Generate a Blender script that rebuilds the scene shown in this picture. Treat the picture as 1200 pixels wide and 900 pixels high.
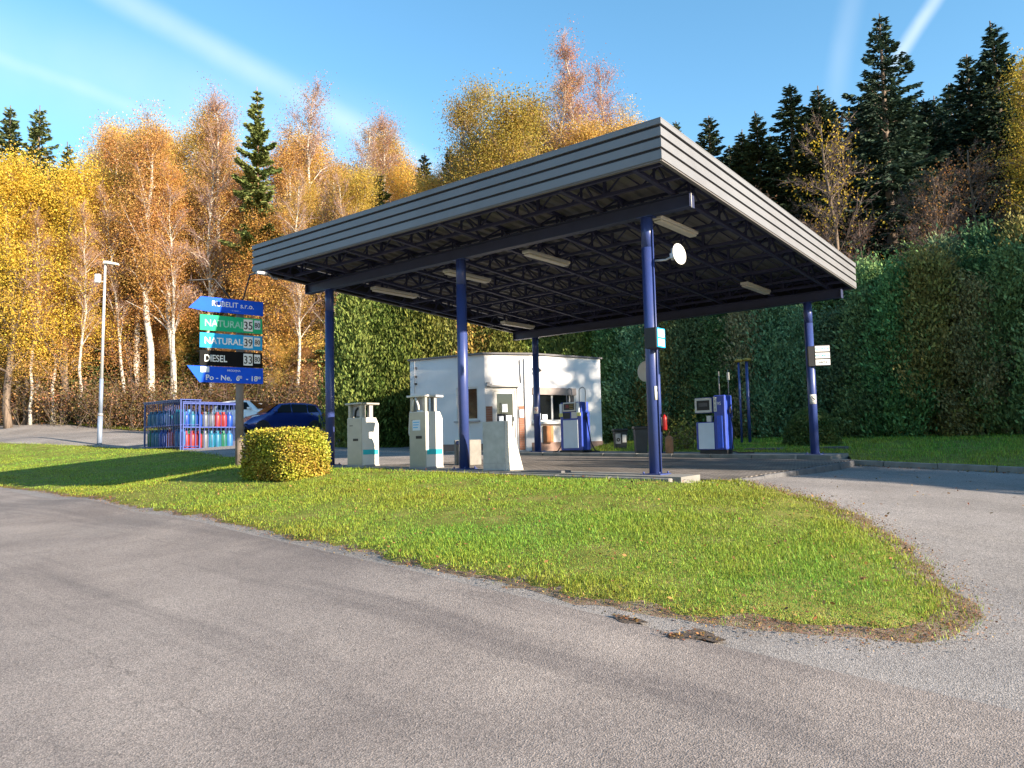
import bpy, math, random
import numpy as np
from mathutils import Vector, Matrix
from mathutils.geometry import delaunay_2d_cdt

for o in list(bpy.data.objects):
    bpy.data.objects.remove(o)
SC = bpy.context.scene
COL = SC.collection
RAD = math.radians

# ------------------------------------------------------------------ camera
EYE = 1.55
PITCH, ROLL, FPX = RAD(4.342), RAD(1.30), 902.0
cam_d = bpy.data.cameras.new('camera')
cam = bpy.data.objects.new('camera', cam_d)
COL.objects.link(cam)
cam_d.sensor_width = 36.0
cam_d.lens = 36.0 * FPX / 1200.0
cam_d.clip_start, cam_d.clip_end = 0.05, 2000.0
CAM_M = Matrix.Translation((0, 0, EYE)) @ Matrix.Rotation(math.pi / 2 + PITCH, 4, 'X') @ Matrix.Rotation(-ROLL, 4, 'Z')
cam.matrix_world = CAM_M
SC.camera = cam

# ------------------------------------------------------------------ light
SUN_AZ, SUN_EL = RAD(-34.5), RAD(18.5)           # azimuth from +X towards +Y
SUN_V = Vector((math.cos(SUN_AZ) * math.cos(SUN_EL), math.sin(SUN_AZ) * math.cos(SUN_EL), math.sin(SUN_EL)))
sun_d = bpy.data.lights.new('sun', 'SUN')
sun_d.energy, sun_d.angle, sun_d.color = 5.0, RAD(0.5), (1.0, 0.84, 0.66)
sun = bpy.data.objects.new('sun', sun_d)
sun.rotation_euler = SUN_V.to_track_quat('Z', 'Y').to_euler()
sun.location = SUN_V * 80
COL.objects.link(sun)

world = bpy.data.worlds.new('World')
SC.world = world
world.use_nodes = True
SC.view_settings.view_transform = 'Standard'
SC.view_settings.look = 'None'
SC.view_settings.gamma = 1.0
SC.view_settings.use_curve_mapping = False
SC.view_settings.exposure = 1.56
SC.cycles.max_bounces = 6
SC.cycles.diffuse_bounces = 3
SC.cycles.glossy_bounces = 2
SC.cycles.transmission_bounces = 3
SC.cycles.transparent_max_bounces = 6


def pix_dir(px, py):
    v = Vector(((px - 600) / FPX, (450 - py) / FPX, -1.0))
    return (CAM_M.to_3x3() @ v).normalized()


def at(px, py, Y):                                # point on the pixel's ray at forward distance Y
    d = pix_dir(px, py)
    return Vector((0, 0, EYE)) + d * (Y / d.y)


def build_world():
    nt = world.node_tree
    nt.nodes.clear()
    N, L = nt.nodes.new, nt.links.new
    out = N('ShaderNodeOutputWorld')
    bg = N('ShaderNodeBackground')
    bg.inputs['Strength'].default_value = 0.115
    sky = N('ShaderNodeTexSky')
    sky.sky_type = 'NISHITA'
    sky.sun_disc = False
    sky.sun_elevation = SUN_EL
    sky.sun_rotation = math.pi / 2 - SUN_AZ
    sky.altitude = 500
    sky.air_density, sky.dust_density, sky.ozone_density = 1.0, 0.2, 1.2
    tc = N('ShaderNodeTexCoord')
    nrm = N('ShaderNodeVectorMath'); nrm.operation = 'NORMALIZE'
    L(tc.outputs['Generated'], nrm.inputs[0])
    nz = N('ShaderNodeTexNoise'); nz.inputs['Scale'].default_value = 9.0; nz.inputs['Detail'].default_value = 6.0
    L(nrm.outputs[0], nz.inputs['Vector'])
    hs = N('ShaderNodeHueSaturation'); hs.inputs['Hue'].default_value = 0.489; hs.inputs['Saturation'].default_value = 1.22
    L(sky.outputs[0], hs.inputs['Color'])
    col = hs.outputs[0]
    # vapour trails: great-circle bands of thin cloud, (pixel, pixel, half width in rad, opacity, soft exponent)
    for (a, b, w, op, ex) in [((110, -20), (430, 156), 0.023, 0.34, 1.2), ((0, 68), (185, 137), 0.011, 0.2, 1.0), ((-40, 60), (330, 150), 0.085, 0.24, 1.0),
                              ((984, 90), (1002, -20), 0.018, 0.13, 1.0), ((1052, 70), (1108, -20), 0.0115, 0.55, 1.3)]:
        d1, d2 = pix_dir(*a), pix_dir(*b)
        n = d1.cross(d2).normalized()
        m = (d1 + d2).normalized()
        half = math.acos(max(-1, min(1, d1.dot(d2)))) * 0.5
        wob = N('ShaderNodeVectorMath'); wob.operation = 'SCALE'; wob.inputs['Scale'].default_value = 0.012
        L(nz.outputs['Color'], wob.inputs[0])
        add = N('ShaderNodeVectorMath'); add.operation = 'ADD'
        L(nrm.outputs[0], add.inputs[0]); L(wob.outputs[0], add.inputs[1])
        dt = N('ShaderNodeVectorMath'); dt.operation = 'DOT_PRODUCT'
        L(add.outputs[0], dt.inputs[0]); dt.inputs[1].default_value = n
        off = N('ShaderNodeMath'); off.operation = 'SUBTRACT'; off.inputs[1].default_value = 0.006 * (n.x + n.y + n.z)
        L(dt.outputs['Value'], off.inputs[0])
        ab = N('ShaderNodeMath'); ab.operation = 'ABSOLUTE'
        L(off.outputs[0], ab.inputs[0])
        mr = N('ShaderNodeMapRange'); mr.interpolation_type = 'SMOOTHSTEP'
        mr.inputs[1].default_value = w; mr.inputs[2].default_value = 0.0
        L(ab.outputs[0], mr.inputs[0])
        dm = N('ShaderNodeVectorMath'); dm.operation = 'DOT_PRODUCT'
        L(nrm.outputs[0], dm.inputs[0]); dm.inputs[1].default_value = m
        ml = N('ShaderNodeMapRange'); ml.interpolation_type = 'SMOOTHSTEP'
        ml.inputs[1].default_value = math.cos(half * 2.4); ml.inputs[2].default_value = math.cos(half * 0.8)
        L(dm.outputs['Value'], ml.inputs[0])
        m1 = N('ShaderNodeMath'); m1.operation = 'MULTIPLY'
        L(mr.outputs[0], m1.inputs[0]); L(ml.outputs[0], m1.inputs[1])
        nr = N('ShaderNodeMapRange'); nr.inputs[1].default_value = 0.25; nr.inputs[2].default_value = 0.7
        nr.inputs[3].default_value = 0.45; nr.inputs[4].default_value = 1.0
        L(nz.outputs['Fac'], nr.inputs[0])
        m2 = N('ShaderNodeMath'); m2.operation = 'MULTIPLY'
        L(m1.outputs[0], m2.inputs[0]); L(nr.outputs[0], m2.inputs[1])
        m3 = N('ShaderNodeMath'); m3.operation = 'MULTIPLY'; m3.inputs[1].default_value = op
        L(m2.outputs[0], m3.inputs[0])
        mx = N('ShaderNodeMix'); mx.data_type = 'RGBA'
        L(m3.outputs[0], mx.inputs[0]); L(col, mx.inputs[6]); mx.inputs[7].default_value = CLOUD
        col = mx.outputs[2]
    L(col, bg.inputs['Color'])
    L(bg.outputs[0], out.inputs['Surface'])


CLOUD = (3.6, 4.0, 4.3, 1)
build_world()
rnd = random.Random(7)


# ------------------------------------------------------------------ helpers
def link(o, parent=None):
    COL.objects.link(o)
    if parent is not None:
        o.parent = parent
    return o


def tag(o, label=None, cat=None, group=None, kind=None):
    if label: o['label'] = label
    if cat: o['category'] = cat
    if group: o['group'] = group
    if kind: o['kind'] = kind
    return o


def empty(name, loc, rz=0.0, label=None, cat=None, group=None):
    o = bpy.data.objects.new(name, None)
    o.empty_display_size = 0.2
    o.location = loc
    o.rotation_euler = (0, 0, rz)
    COL.objects.link(o)
    return tag(o, label, cat, group)


def copy_tree(o, parent=None):
    c = o.copy()
    COL.objects.link(c)
    c.parent = parent
    for ch in list(o.children):
        copy_tree(ch, c)
    return c


class MB:
    def __init__(s):
        s.v, s.f, s.sm = [], [], []

    def add(s, vs, fs, smooth=False):
        b = len(s.v)
        s.v += [tuple(p) for p in vs]
        s.f += [tuple(i + b for i in f) for f in fs]
        s.sm += [smooth] * len(fs)
        return s

    def box(s, x0, x1, y0, y1, z0, z1, M=None, bev=0.0):
        if bev > 0:
            return s.bbox(x0, x1, y0, y1, z0, z1, bev, M)
        vs = [Vector(p) for p in ((x0, y0, z0), (x1, y0, z0), (x1, y1, z0), (x0, y1, z0), (x0, y0, z1), (x1, y0, z1), (x1, y1, z1), (x0, y1, z1))]
        if M is not None: vs = [M @ v for v in vs]
        return s.add(vs, [(3, 2, 1, 0), (4, 5, 6, 7), (0, 1, 5, 4), (1, 2, 6, 5), (2, 3, 7, 6), (3, 0, 4, 7)])

    def bbox(s, x0, x1, y0, y1, z0, z1, b, M=None):       # box with chamfered edges
        vs, fs, idx = [], [], {}
        X, Y, Z = (x0, x1), (y0, y1), (z0, z1)
        for i in (0, 1):
            for j in (0, 1):
                for k in (0, 1):
                    sx, sy, sz = (1 - 2 * i) * b, (1 - 2 * j) * b, (1 - 2 * k) * b
                    for ax in range(3):
                        p = [X[i] + sx, Y[j] + sy, Z[k] + sz]
                        p[ax] = (X[i], Y[j], Z[k])[ax]
                        idx[(i, j, k, ax)] = len(vs); vs.append(Vector(p))
        I = lambda i, j, k, a: idx[(i, j, k, a)]
        for i in (0, 1):
            fs.append(tuple(I(i, j, k, 0) for j, k in ((0, 0), (1, 0), (1, 1), (0, 1)))[::(1 if i else -1)])
            fs.append(tuple(I(j, i, k, 1) for j, k in ((0, 0), (1, 0), (1, 1), (0, 1)))[::(-1 if i else 1)])
            fs.append(tuple(I(j, k, i, 2) for j, k in ((0, 0), (1, 0), (1, 1), (0, 1)))[::(1 if i else -1)])
        for i in (0, 1):
            for j in (0, 1):
                sgn = 1 if (i == j) else -1
                fs.append((I(i, j, 0, 0), I(i, j, 0, 1), I(i, j, 1, 1), I(i, j, 1, 0))[::sgn])
                fs.append((I(i, 0, j, 0), I(i, 1, j, 0), I(i, 1, j, 2), I(i, 0, j, 2))[::sgn])
                fs.append((I(0, i, j, 1), I(0, i, j, 2), I(1, i, j, 2), I(1, i, j, 1))[::sgn])
                for k in (0, 1):
                    sg = 1 if ((i + j + k) % 2) else -1
                    fs.append((I(i, j, k, 0), I(i, j, k, 1), I(i, j, k, 2))[::sg])
        if M is not None: vs = [M @ v for v in vs]
        return s.add(vs, fs)

    def bar(s, p, q, w, h, up=(0, 0, 1)):
        p, q = Vector(p), Vector(q)
        d = (q - p); L = d.length; d.normalize()
        u = Vector(up)
        x = d.cross(u)
        if x.length < 1e-4: x = d.cross(Vector((1, 0, 0)))
        x.normalize(); y = x.cross(d)
        M = Matrix((x, d, y)).transposed().to_4x4(); M.translation = p
        return s.box(-w / 2, w / 2, 0, L, -h / 2, h / 2, M)

    def tube(s, pts, r, n=8, caps=True, smooth=True):
        pts = [Vector(p) for p in pts]
        rs = r if isinstance(r, (list, tuple)) else [r] * len(pts)
        vs, fs = [], []
        ref = None
        for i, p in enumerate(pts):
            d = (pts[min(i + 1, len(pts) - 1)] - pts[max(i - 1, 0)]).normalized()
            if ref is None:
                ref = d.cross(Vector((0, 0, 1)))
                if ref.length < 1e-3: ref = d.cross(Vector((1, 0, 0)))
                ref.normalize()
            x = (ref - d * ref.dot(d)).normalized(); ref = x
            y = d.cross(x)
            for k in range(n):
                a = 2 * math.pi * k / n
                vs.append(p + (x * math.cos(a) + y * math.sin(a)) * rs[i])
        for i in range(len(pts) - 1):
            for k in range(n):
                fs.append((i * n + k, i * n + (k + 1) % n, (i + 1) * n + (k + 1) % n, (i + 1) * n + k))
        s.add(vs, fs, smooth)
        if caps:
            b = len(s.v) - len(vs)
            s.f.append(tuple(b + k for k in range(n))[::-1]); s.sm.append(False)
            s.f.append(tuple(b + (len(pts) - 1) * n + k for k in range(n))); s.sm.append(False)
        return s

    def lathe(s, prof, n=16, M=None, smooth=True):        # prof: (r, z)
        vs, fs = [], []
        for r, z in prof:
            for k in range(n):
                a = 2 * math.pi * k / n
                v = Vector((r * math.cos(a), r * math.sin(a), z))
                vs.append(M @ v if M is not None else v)
        for i in range(len(prof) - 1):
            for k in range(n):
                fs.append((i * n + k, i * n + (k + 1) % n, (i + 1) * n + (k + 1) % n, (i + 1) * n + k))
        s.add(vs, fs, smooth)
        b = len(s.v) - len(vs)
        if prof[0][0] > 1e-4: s.f.append(tuple(b + k for k in range(n))[::-1]); s.sm.append(False)
        if prof[-1][0] > 1e-4: s.f.append(tuple(b + (len(prof) - 1) * n + k for k in range(n))); s.sm.append(False)
        return s

    def prism(s, poly, d0, d1, M=None):                   # poly in XZ, extruded along Y
        n = len(poly)
        vs = [Vector((x, d0, z)) for x, z in poly] + [Vector((x, d1, z)) for x, z in poly]
        if M is not None: vs = [M @ v for v in vs]
        fs = [tuple(range(n)), tuple(range(2 * n - 1, n - 1, -1))]
        fs += [(i, i + n, (i + 1) % n + n, (i + 1) % n) for i in range(n)]
        return s.add(vs, fs)

    def build(s, name, m, parent=None, loc=None, fix=True):
        me = bpy.data.meshes.new(name)
        me.from_pydata(s.v, [], s.f)
        me.polygons.foreach_set('use_smooth', s.sm)
        if fix:
            import bmesh
            bm = bmesh.new(); bm.from_mesh(me)
            bmesh.ops.recalc_face_normals(bm, faces=bm.faces)
            bm.to_mesh(me); bm.free()
        me.materials.append(m)
        o = bpy.data.objects.new(name, me)
        if loc is not None: o.location = loc
        return link(o, parent)


def mesh_np(name, V, Q, mat, rndv=None, tri=False):
    me = bpy.data.meshes.new(name)
    k = 3 if tri else 4
    me.vertices.add(len(V)); me.vertices.foreach_set('co', np.asarray(V, np.float32).ravel())
    me.loops.add(len(Q) * k); me.loops.foreach_set('vertex_index', np.asarray(Q, np.int32).ravel())
    me.polygons.add(len(Q))
    me.polygons.foreach_set('loop_start', np.arange(len(Q), dtype=np.int32) * k)
    me.polygons.foreach_set('loop_total', np.full(len(Q), k, np.int32))
    if rndv is not None:
        a = me.attributes.new('rnd', 'FLOAT', 'POINT')
        a.data.foreach_set('value', np.asarray(rndv, np.float32))
    me.update(calc_edges=True)
    me.materials.append(mat)
    return me


# ------------------------------------------------------------------ materials
MATS = {}


def new_mat(name):
    m = bpy.data.materials.new(name); m.use_nodes = True
    nt = m.node_tree
    return m, nt, nt.nodes['Principled BSDF'], nt.nodes.new, nt.links.new


def mat(name, col, rough=0.6, metal=0.0, var=0.12, scale=6.0, bump=0.0, bscale=40.0, dirt=None, dirt_amt=0.0, spec=0.5, coat=0.0):
    if name in MATS: return MATS[name]
    m, nt, P, N, L = new_mat(name)
    tc = N('ShaderNodeTexCoord')
    n = N('ShaderNodeTexNoise'); n.inputs['Scale'].default_value = scale; n.inputs['Detail'].default_value = 6
    L(tc.outputs['Object'], n.inputs['Vector'])
    r = N('ShaderNodeValToRGB')
    r.color_ramp.elements[0].position, r.color_ramp.elements[1].position = 0.3, 0.7
    r.color_ramp.elements[0].color = tuple(c * (1 - var) for c in col[:3]) + (1,)
    r.color_ramp.elements[1].color = tuple(min(1, c * (1 + var)) for c in col[:3]) + (1,)
    L(n.outputs['Fac'], r.inputs[0])
    c = r.outputs[0]
    if dirt:
        n2 = N('ShaderNodeTexNoise'); n2.inputs['Scale'].default_value = scale * 0.6; n2.inputs['Detail'].default_value = 9; n2.inputs['Roughness'].default_value = 0.7
        L(tc.outputs['Object'], n2.inputs['Vector'])
        mr = N('ShaderNodeMapRange'); mr.inputs[1].default_value = 0.48; mr.inputs[2].default_value = 0.72; mr.inputs[4].default_value = dirt_amt
        L(n2.outputs['Fac'], mr.inputs[0])
        mx = N('ShaderNodeMix'); mx.data_type = 'RGBA'
        L(mr.outputs[0], mx.inputs[0]); L(c, mx.inputs[6]); mx.inputs[7].default_value = tuple(dirt) + (1,)
        c = mx.outputs[2]
    L(c, P.inputs['Base Color'])
    P.inputs['Roughness'].default_value = rough; P.inputs['Metallic'].default_value = metal
    P.inputs['Specular IOR Level'].default_value = spec
    P.inputs['Coat Weight'].default_value = coat
    if bump:
        nb = N('ShaderNodeTexNoise'); nb.inputs['Scale'].default_value = bscale; nb.inputs['Detail'].default_value = 4
        L(tc.outputs['Object'], nb.inputs['Vector'])
        b = N('ShaderNodeBump'); b.inputs['Strength'].default_value = bump; b.inputs['Distance'].default_value = 0.01
        L(nb.outputs['Fac'], b.inputs['Height']); L(b.outputs[0], P.inputs['Normal'])
    MATS[name] = m
    return m


def leaf_mat(name, col=None, hue=0.05, val=0.9, trans=0.45, rough=0.55):   # col None: the object's own colour
    m, nt, P, N, L = new_mat(name)
    at_ = N('ShaderNodeAttribute'); at_.attribute_name = 'rnd'
    oi = N('ShaderNodeObjectInfo')
    hs = N('ShaderNodeHueSaturation')
    if col is None: L(oi.outputs['Color'], hs.inputs['Color'])
    else: hs.inputs['Color'].default_value = tuple(col) + (1,)
    mh = N('ShaderNodeMapRange'); mh.inputs[3].default_value = 0.5 - hue; mh.inputs[4].default_value = 0.5 + hue
    L(at_.outputs['Fac'], mh.inputs[0]); L(mh.outputs[0], hs.inputs['Hue'])
    fr = N('ShaderNodeMath'); fr.operation = 'MULTIPLY'; fr.inputs[1].default_value = 7.31
    fr2 = N('ShaderNodeMath'); fr2.operation = 'FRACT'
    L(at_.outputs['Fac'], fr.inputs[0]); L(fr.outputs[0], fr2.inputs[0])
    mv = N('ShaderNodeMapRange'); mv.inputs[3].default_value = 1 - val * 0.5; mv.inputs[4].default_value = 1 + val * 0.6
    L(fr2.outputs[0], mv.inputs[0]); L(mv.outputs[0], hs.inputs['Value'])
    L(hs.outputs[0], P.inputs['Base Color']); P.inputs['Roughness'].default_value = rough
    P.inputs['Specular IOR Level'].default_value = 0.25
    tr = N('ShaderNodeBsdfTranslucent'); L(hs.outputs[0], tr.inputs['Color'])
    ms = N('ShaderNodeMixShader'); ms.inputs[0].default_value = trans
    out = nt.nodes['Material Output']
    L(P.outputs[0], ms.inputs[1]); L(tr.outputs[0], ms.inputs[2]); L(ms.outputs[0], out.inputs['Surface'])
    MATS[name] = m
    return m


def asphalt_mat(name, c0, c1, stain, patch, gravel=0.5, tracks=False):
    m, nt, P, N, L = new_mat(name)
    tc = N('ShaderNodeTexCoord')
    def noise(sc, det, ro=0.6, vec=None):
        n = N('ShaderNodeTexNoise'); n.inputs['Scale'].default_value = sc; n.inputs['Detail'].default_value = det; n.inputs['Roughness'].default_value = ro
        L(vec if vec is not None else tc.outputs['Object'], n.inputs['Vector']); return n.outputs['Fac']
    def ramp(f, p0, p1, a, b):
        r = N('ShaderNodeValToRGB'); r.color_ramp.elements[0].position, r.color_ramp.elements[1].position = p0, p1
        r.color_ramp.elements[0].color = tuple(a) + (1,); r.color_ramp.elements[1].color = tuple(b) + (1,)
        L(f, r.inputs[0]); return r.outputs[0]
    def mix(f, a, b, mode='MIX', fac=None):
        x = N('ShaderNodeMix'); x.data_type = 'RGBA'; x.blend_type = mode
        if fac is not None: x.inputs[0].default_value = fac
        else: L(f, x.inputs[0])
        for k, s in ((6, a), (7, b)):
            if isinstance(s, tuple): x.inputs[k].default_value = s + (1,)
            else: L(s, x.inputs[k])
        return x.outputs[2]
    base = ramp(noise(0.55, 8, 0.62), 0.35, 0.68, c0, c1)
    r0 = N('ShaderNodeMapping'); r0.inputs['Rotation'].default_value = (0, 0, RAD(42)); L(tc.outputs['Object'], r0.inputs['Vector'])
    rot = N('ShaderNodeMapping'); rot.inputs['Scale'].default_value = (0.07, 1.3, 1)
    L(r0.outputs[0], rot.inputs['Vector'])
    streak = noise(1.0, 7, 0.65, rot.outputs[0])
    mr = N('ShaderNodeMapRange'); mr.inputs[1].default_value = 0.5; mr.inputs[2].default_value = 0.64; mr.inputs[4].default_value = 0.6 if tracks else 0.4
    L(streak, mr.inputs[0])
    base = mix(mr.outputs[0], base, stain)
    mr = N('ShaderNodeMapRange'); mr.inputs[1].default_value = 0.56; mr.inputs[2].default_value = 0.74; mr.inputs[4].default_value = 0.7
    L(noise(0.33, 9, 0.7), mr.inputs[0])
    base = mix(mr.outputs[0], base, patch)
    st = N('ShaderNodeTexVoronoi'); st.inputs['Scale'].default_value = 110
    L(tc.outputs['Object'], st.inputs['Vector'])
    sp = ramp(st.outputs['Color'], 0.1, 0.95, (0.45, 0.45, 0.45), (1.65, 1.62, 1.58))
    base = mix(None, base, sp, 'MULTIPLY', gravel)
    sp2 = ramp(noise(160, 2), 0.35, 0.68, (0.6, 0.6, 0.6), (1.4, 1.4, 1.4))
    base = mix(None, base, sp2, 'MULTIPLY', 0.6)
    # fine cracks
    vc = N('ShaderNodeTexVoronoi'); vc.feature = 'DISTANCE_TO_EDGE'; vc.inputs['Scale'].default_value = 0.45
    wv = N('ShaderNodeVectorMath'); wv.operation = 'MULTIPLY_ADD'
    nw = N('ShaderNodeTexNoise'); nw.inputs['Scale'].default_value = 2.2; nw.inputs['Detail'].default_value = 5
    L(tc.outputs['Object'], nw.inputs['Vector']); L(nw.outputs['Color'], wv.inputs[0]); wv.inputs[1].default_value = (0.9, 0.9, 0); L(tc.outputs['Object'], wv.inputs[2])
    L(wv.outputs[0], vc.inputs['Vector'])
    mr = N('ShaderNodeMapRange'); mr.inputs[1].default_value = 0.0; mr.inputs[2].default_value = 0.012; mr.inputs[3].default_value = 0.16; mr.inputs[4].default_value = 0.0
    L(vc.outputs['Distance'], mr.inputs[0])
    base = mix(mr.outputs[0], base, tuple(c * 0.35 for c in c0))
    if tracks:
        sx = N('ShaderNodeSeparateXYZ'); L(r0.outputs[0], sx.inputs[0])
        for yc, wd, am in ((2.05, .010, .55), (3.5, .007, .4), (4.35, .012, .45), (-.6, .012, .5)):
            n1 = noise(0.9, 7, 0.75)
            ma = N('ShaderNodeMath'); ma.operation = 'MULTIPLY_ADD'; L(n1, ma.inputs[0]); ma.inputs[1].default_value = 0.55; L(sx.outputs['Y'], ma.inputs[2])
            sb = N('ShaderNodeMath'); sb.operation = 'SUBTRACT'; L(ma.outputs[0], sb.inputs[0]); sb.inputs[1].default_value = yc + .275
            ab = N('ShaderNodeMath'); ab.operation = 'ABSOLUTE'; L(sb.outputs[0], ab.inputs[0])
            mr = N('ShaderNodeMapRange'); mr.inputs[1].default_value = 0.0; mr.inputs[2].default_value = wd; mr.inputs[3].default_value = am; mr.inputs[4].default_value = 0.0
            L(ab.outputs[0], mr.inputs[0])
            gp = N('ShaderNodeMapRange'); gp.inputs[1].default_value = 0.42; gp.inputs[2].default_value = 0.58; L(noise(1.7, 4), gp.inputs[0])
            mm = N('ShaderNodeMath'); mm.operation = 'MULTIPLY'; L(mr.outputs[0], mm.inputs[0]); L(gp.outputs[0], mm.inputs[1])
            base = mix(mm.outputs[0], base, tuple(c * 0.3 for c in c0))
    L(base, P.inputs['Base Color'])
    P.inputs['Roughness'].default_value = 0.9; P.inputs['Specular IOR Level'].default_value = 0.25
    b = N('ShaderNodeBump'); b.inputs['Strength'].default_value = 0.55; b.inputs['Distance'].default_value = 0.006
    L(st.outputs['Distance'], b.inputs['Height'])
    b2 = N('ShaderNodeBump'); b2.inputs['Strength'].default_value = 0.35; b2.inputs['Distance'].default_value = 0.012
    L(noise(7, 6, 0.7), b2.inputs['Height']); L(b.outputs[0], b2.inputs['Normal']); L(b2.outputs[0], P.inputs['Normal'])
    MATS[name] = m
    return m


def soil_mat(name, cols, scale=1.2, bump=0.8):
    m, nt, P, N, L = new_mat(name)
    tc = N('ShaderNodeTexCoord')
    n = N('ShaderNodeTexNoise'); n.inputs['Scale'].default_value = scale; n.inputs['Detail'].default_value = 10; n.inputs['Roughness'].default_value = 0.72
    L(tc.outputs['Object'], n.inputs['Vector'])
    r = N('ShaderNodeValToRGB')
    while len(r.color_ramp.elements) < len(cols): r.color_ramp.elements.new(0.5)
    for i, c in enumerate(cols):
        r.color_ramp.elements[i].position = 0.32 + 0.36 * i / (len(cols) - 1); r.color_ramp.elements[i].color = tuple(c) + (1,)
    L(n.outputs['Fac'], r.inputs[0])
    v = N('ShaderNodeTexVoronoi'); v.inputs['Scale'].default_value = scale * 28
    L(tc.outputs['Object'], v.inputs['Vector'])
    x = N('ShaderNodeMix'); x.data_type = 'RGBA'; x.blend_type = 'OVERLAY'; x.inputs[0].default_value = 0.55
    L(r.outputs[0], x.inputs[6]); L(v.outputs['Color'], x.inputs[7])
    hs = N('ShaderNodeMix'); hs.data_type = 'RGBA'; hs.inputs[0].default_value = 0.6
    L(x.outputs[2], hs.inputs[6]); L(r.outputs[0], hs.inputs[7])
    L(hs.outputs[2], P.inputs['Base Color']); P.inputs['Roughness'].default_value = 0.95; P.inputs['Specular IOR Level'].default_value = 0.1
    b = N('ShaderNodeBump'); b.inputs['Strength'].default_value = bump; b.inputs['Distance'].default_value = 0.03
    L(v.outputs['Distance'], b.inputs['Height']); L(b.outputs[0], P.inputs['Normal'])
    MATS[name] = m
    return m


def paver_mat(name):
    m, nt, P, N, L = new_mat(name)
    tc = N('ShaderNodeTexCoord')
    b = N('ShaderNodeTexBrick'); b.inputs['Scale'].default_value = 1.0
    b.inputs['Brick Width'].default_value = 0.2; b.inputs['Row Height'].default_value = 0.1; b.inputs['Mortar Size'].default_value = 0.011
    b.inputs['Color1'].default_value = (0.22, 0.20, 0.185, 1); b.inputs['Color2'].default_value = (0.12, 0.11, 0.105, 1); b.inputs['Mortar'].default_value = (0.035, 0.032, 0.028, 1)
    L(tc.outputs['Object'], b.inputs['Vector'])
    n = N('ShaderNodeTexNoise'); n.inputs['Scale'].default_value = 0.9; n.inputs['Detail'].default_value = 8
    L(tc.outputs['Object'], n.inputs['Vector'])
    r = N('ShaderNodeValToRGB'); r.color_ramp.elements[0].position = 0.3; r.color_ramp.elements[1].position = 0.7
    r.color_ramp.elements[0].color = (0.55, 0.53, 0.5, 1); r.color_ramp.elements[1].color = (1.3, 1.25, 1.2, 1)
    L(n.outputs['Fac'], r.inputs[0])
    x = N('ShaderNodeMix'); x.data_type = 'RGBA'; x.blend_type = 'MULTIPLY'; x.inputs[0].default_value = 0.9
    L(b.outputs['Color'], x.inputs[6]); L(r.outputs[0], x.inputs[7]); L(x.outputs[2], P.inputs['Base Color'])
    P.inputs['Roughness'].default_value = 0.85
    bp = N('ShaderNodeBump'); bp.inputs['Strength'].default_value = 0.8; bp.inputs['Distance'].default_value = 0.01; bp.invert = True
    L(b.outputs['Fac'], bp.inputs['Height']); L(bp.outputs[0], P.inputs['Normal'])
    MATS[name] = m
    return m


def bark_mat(name, c0, c1, sc=(6, 6, 1.2), p=(0.42, 0.6)):
    m, nt, P, N, L = new_mat(name)
    tc = N('ShaderNodeTexCoord'); mp = N('ShaderNodeMapping'); mp.inputs['Scale'].default_value = sc
    L(tc.outputs['Object'], mp.inputs['Vector'])
    n = N('ShaderNodeTexNoise'); n.inputs['Scale'].default_value = 1; n.inputs['Detail'].default_value = 8; n.inputs['Roughness'].default_value = 0.7
    L(mp.outputs[0], n.inputs['Vector'])
    r = N('ShaderNodeValToRGB'); r.color_ramp.elements[0].position, r.color_ramp.elements[1].position = p
    r.color_ramp.elements[0].color = tuple(c0) + (1,); r.color_ramp.elements[1].color = tuple(c1) + (1,)
    L(n.outputs['Fac'], r.inputs[0]); L(r.outputs[0], P.inputs['Base Color']); P.inputs['Roughness'].default_value = 0.9
    b = N('ShaderNodeBump'); b.inputs['Strength'].default_value = 0.6; b.inputs['Distance'].default_value = 0.02
    L(n.outputs['Fac'], b.inputs['Height']); L(b.outputs[0], P.inputs['Normal'])
    MATS[name] = m
    return m


def glass_mat(name, col=(0.008, 0.010, 0.012), t=0.12):
    m, nt, P, N, L = new_mat(name)
    P.inputs['Base Color'].default_value = tuple(col) + (1,); P.inputs['Roughness'].default_value = 0.04; P.inputs['Specular IOR Level'].default_value = 0.9
    n = N('ShaderNodeTexNoise'); n.inputs['Scale'].default_value = 1.5
    b = N('ShaderNodeBump'); b.inputs['Strength'].default_value = 0.03; L(n.outputs['Fac'], b.inputs['Height']); L(b.outputs[0], P.inputs['Normal'])
    tr = N('ShaderNodeBsdfTransparent'); tr.inputs['Color'].default_value = (0.75, 0.82, 0.8, 1)
    ms = N('ShaderNodeMixShader'); ms.inputs[0].default_value = t
    L(P.outputs[0], ms.inputs[1]); L(tr.outputs[0], ms.inputs[2]); L(ms.outputs[0], nt.nodes['Material Output'].inputs['Surface'])
    MATS[name] = m
    return m


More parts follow.
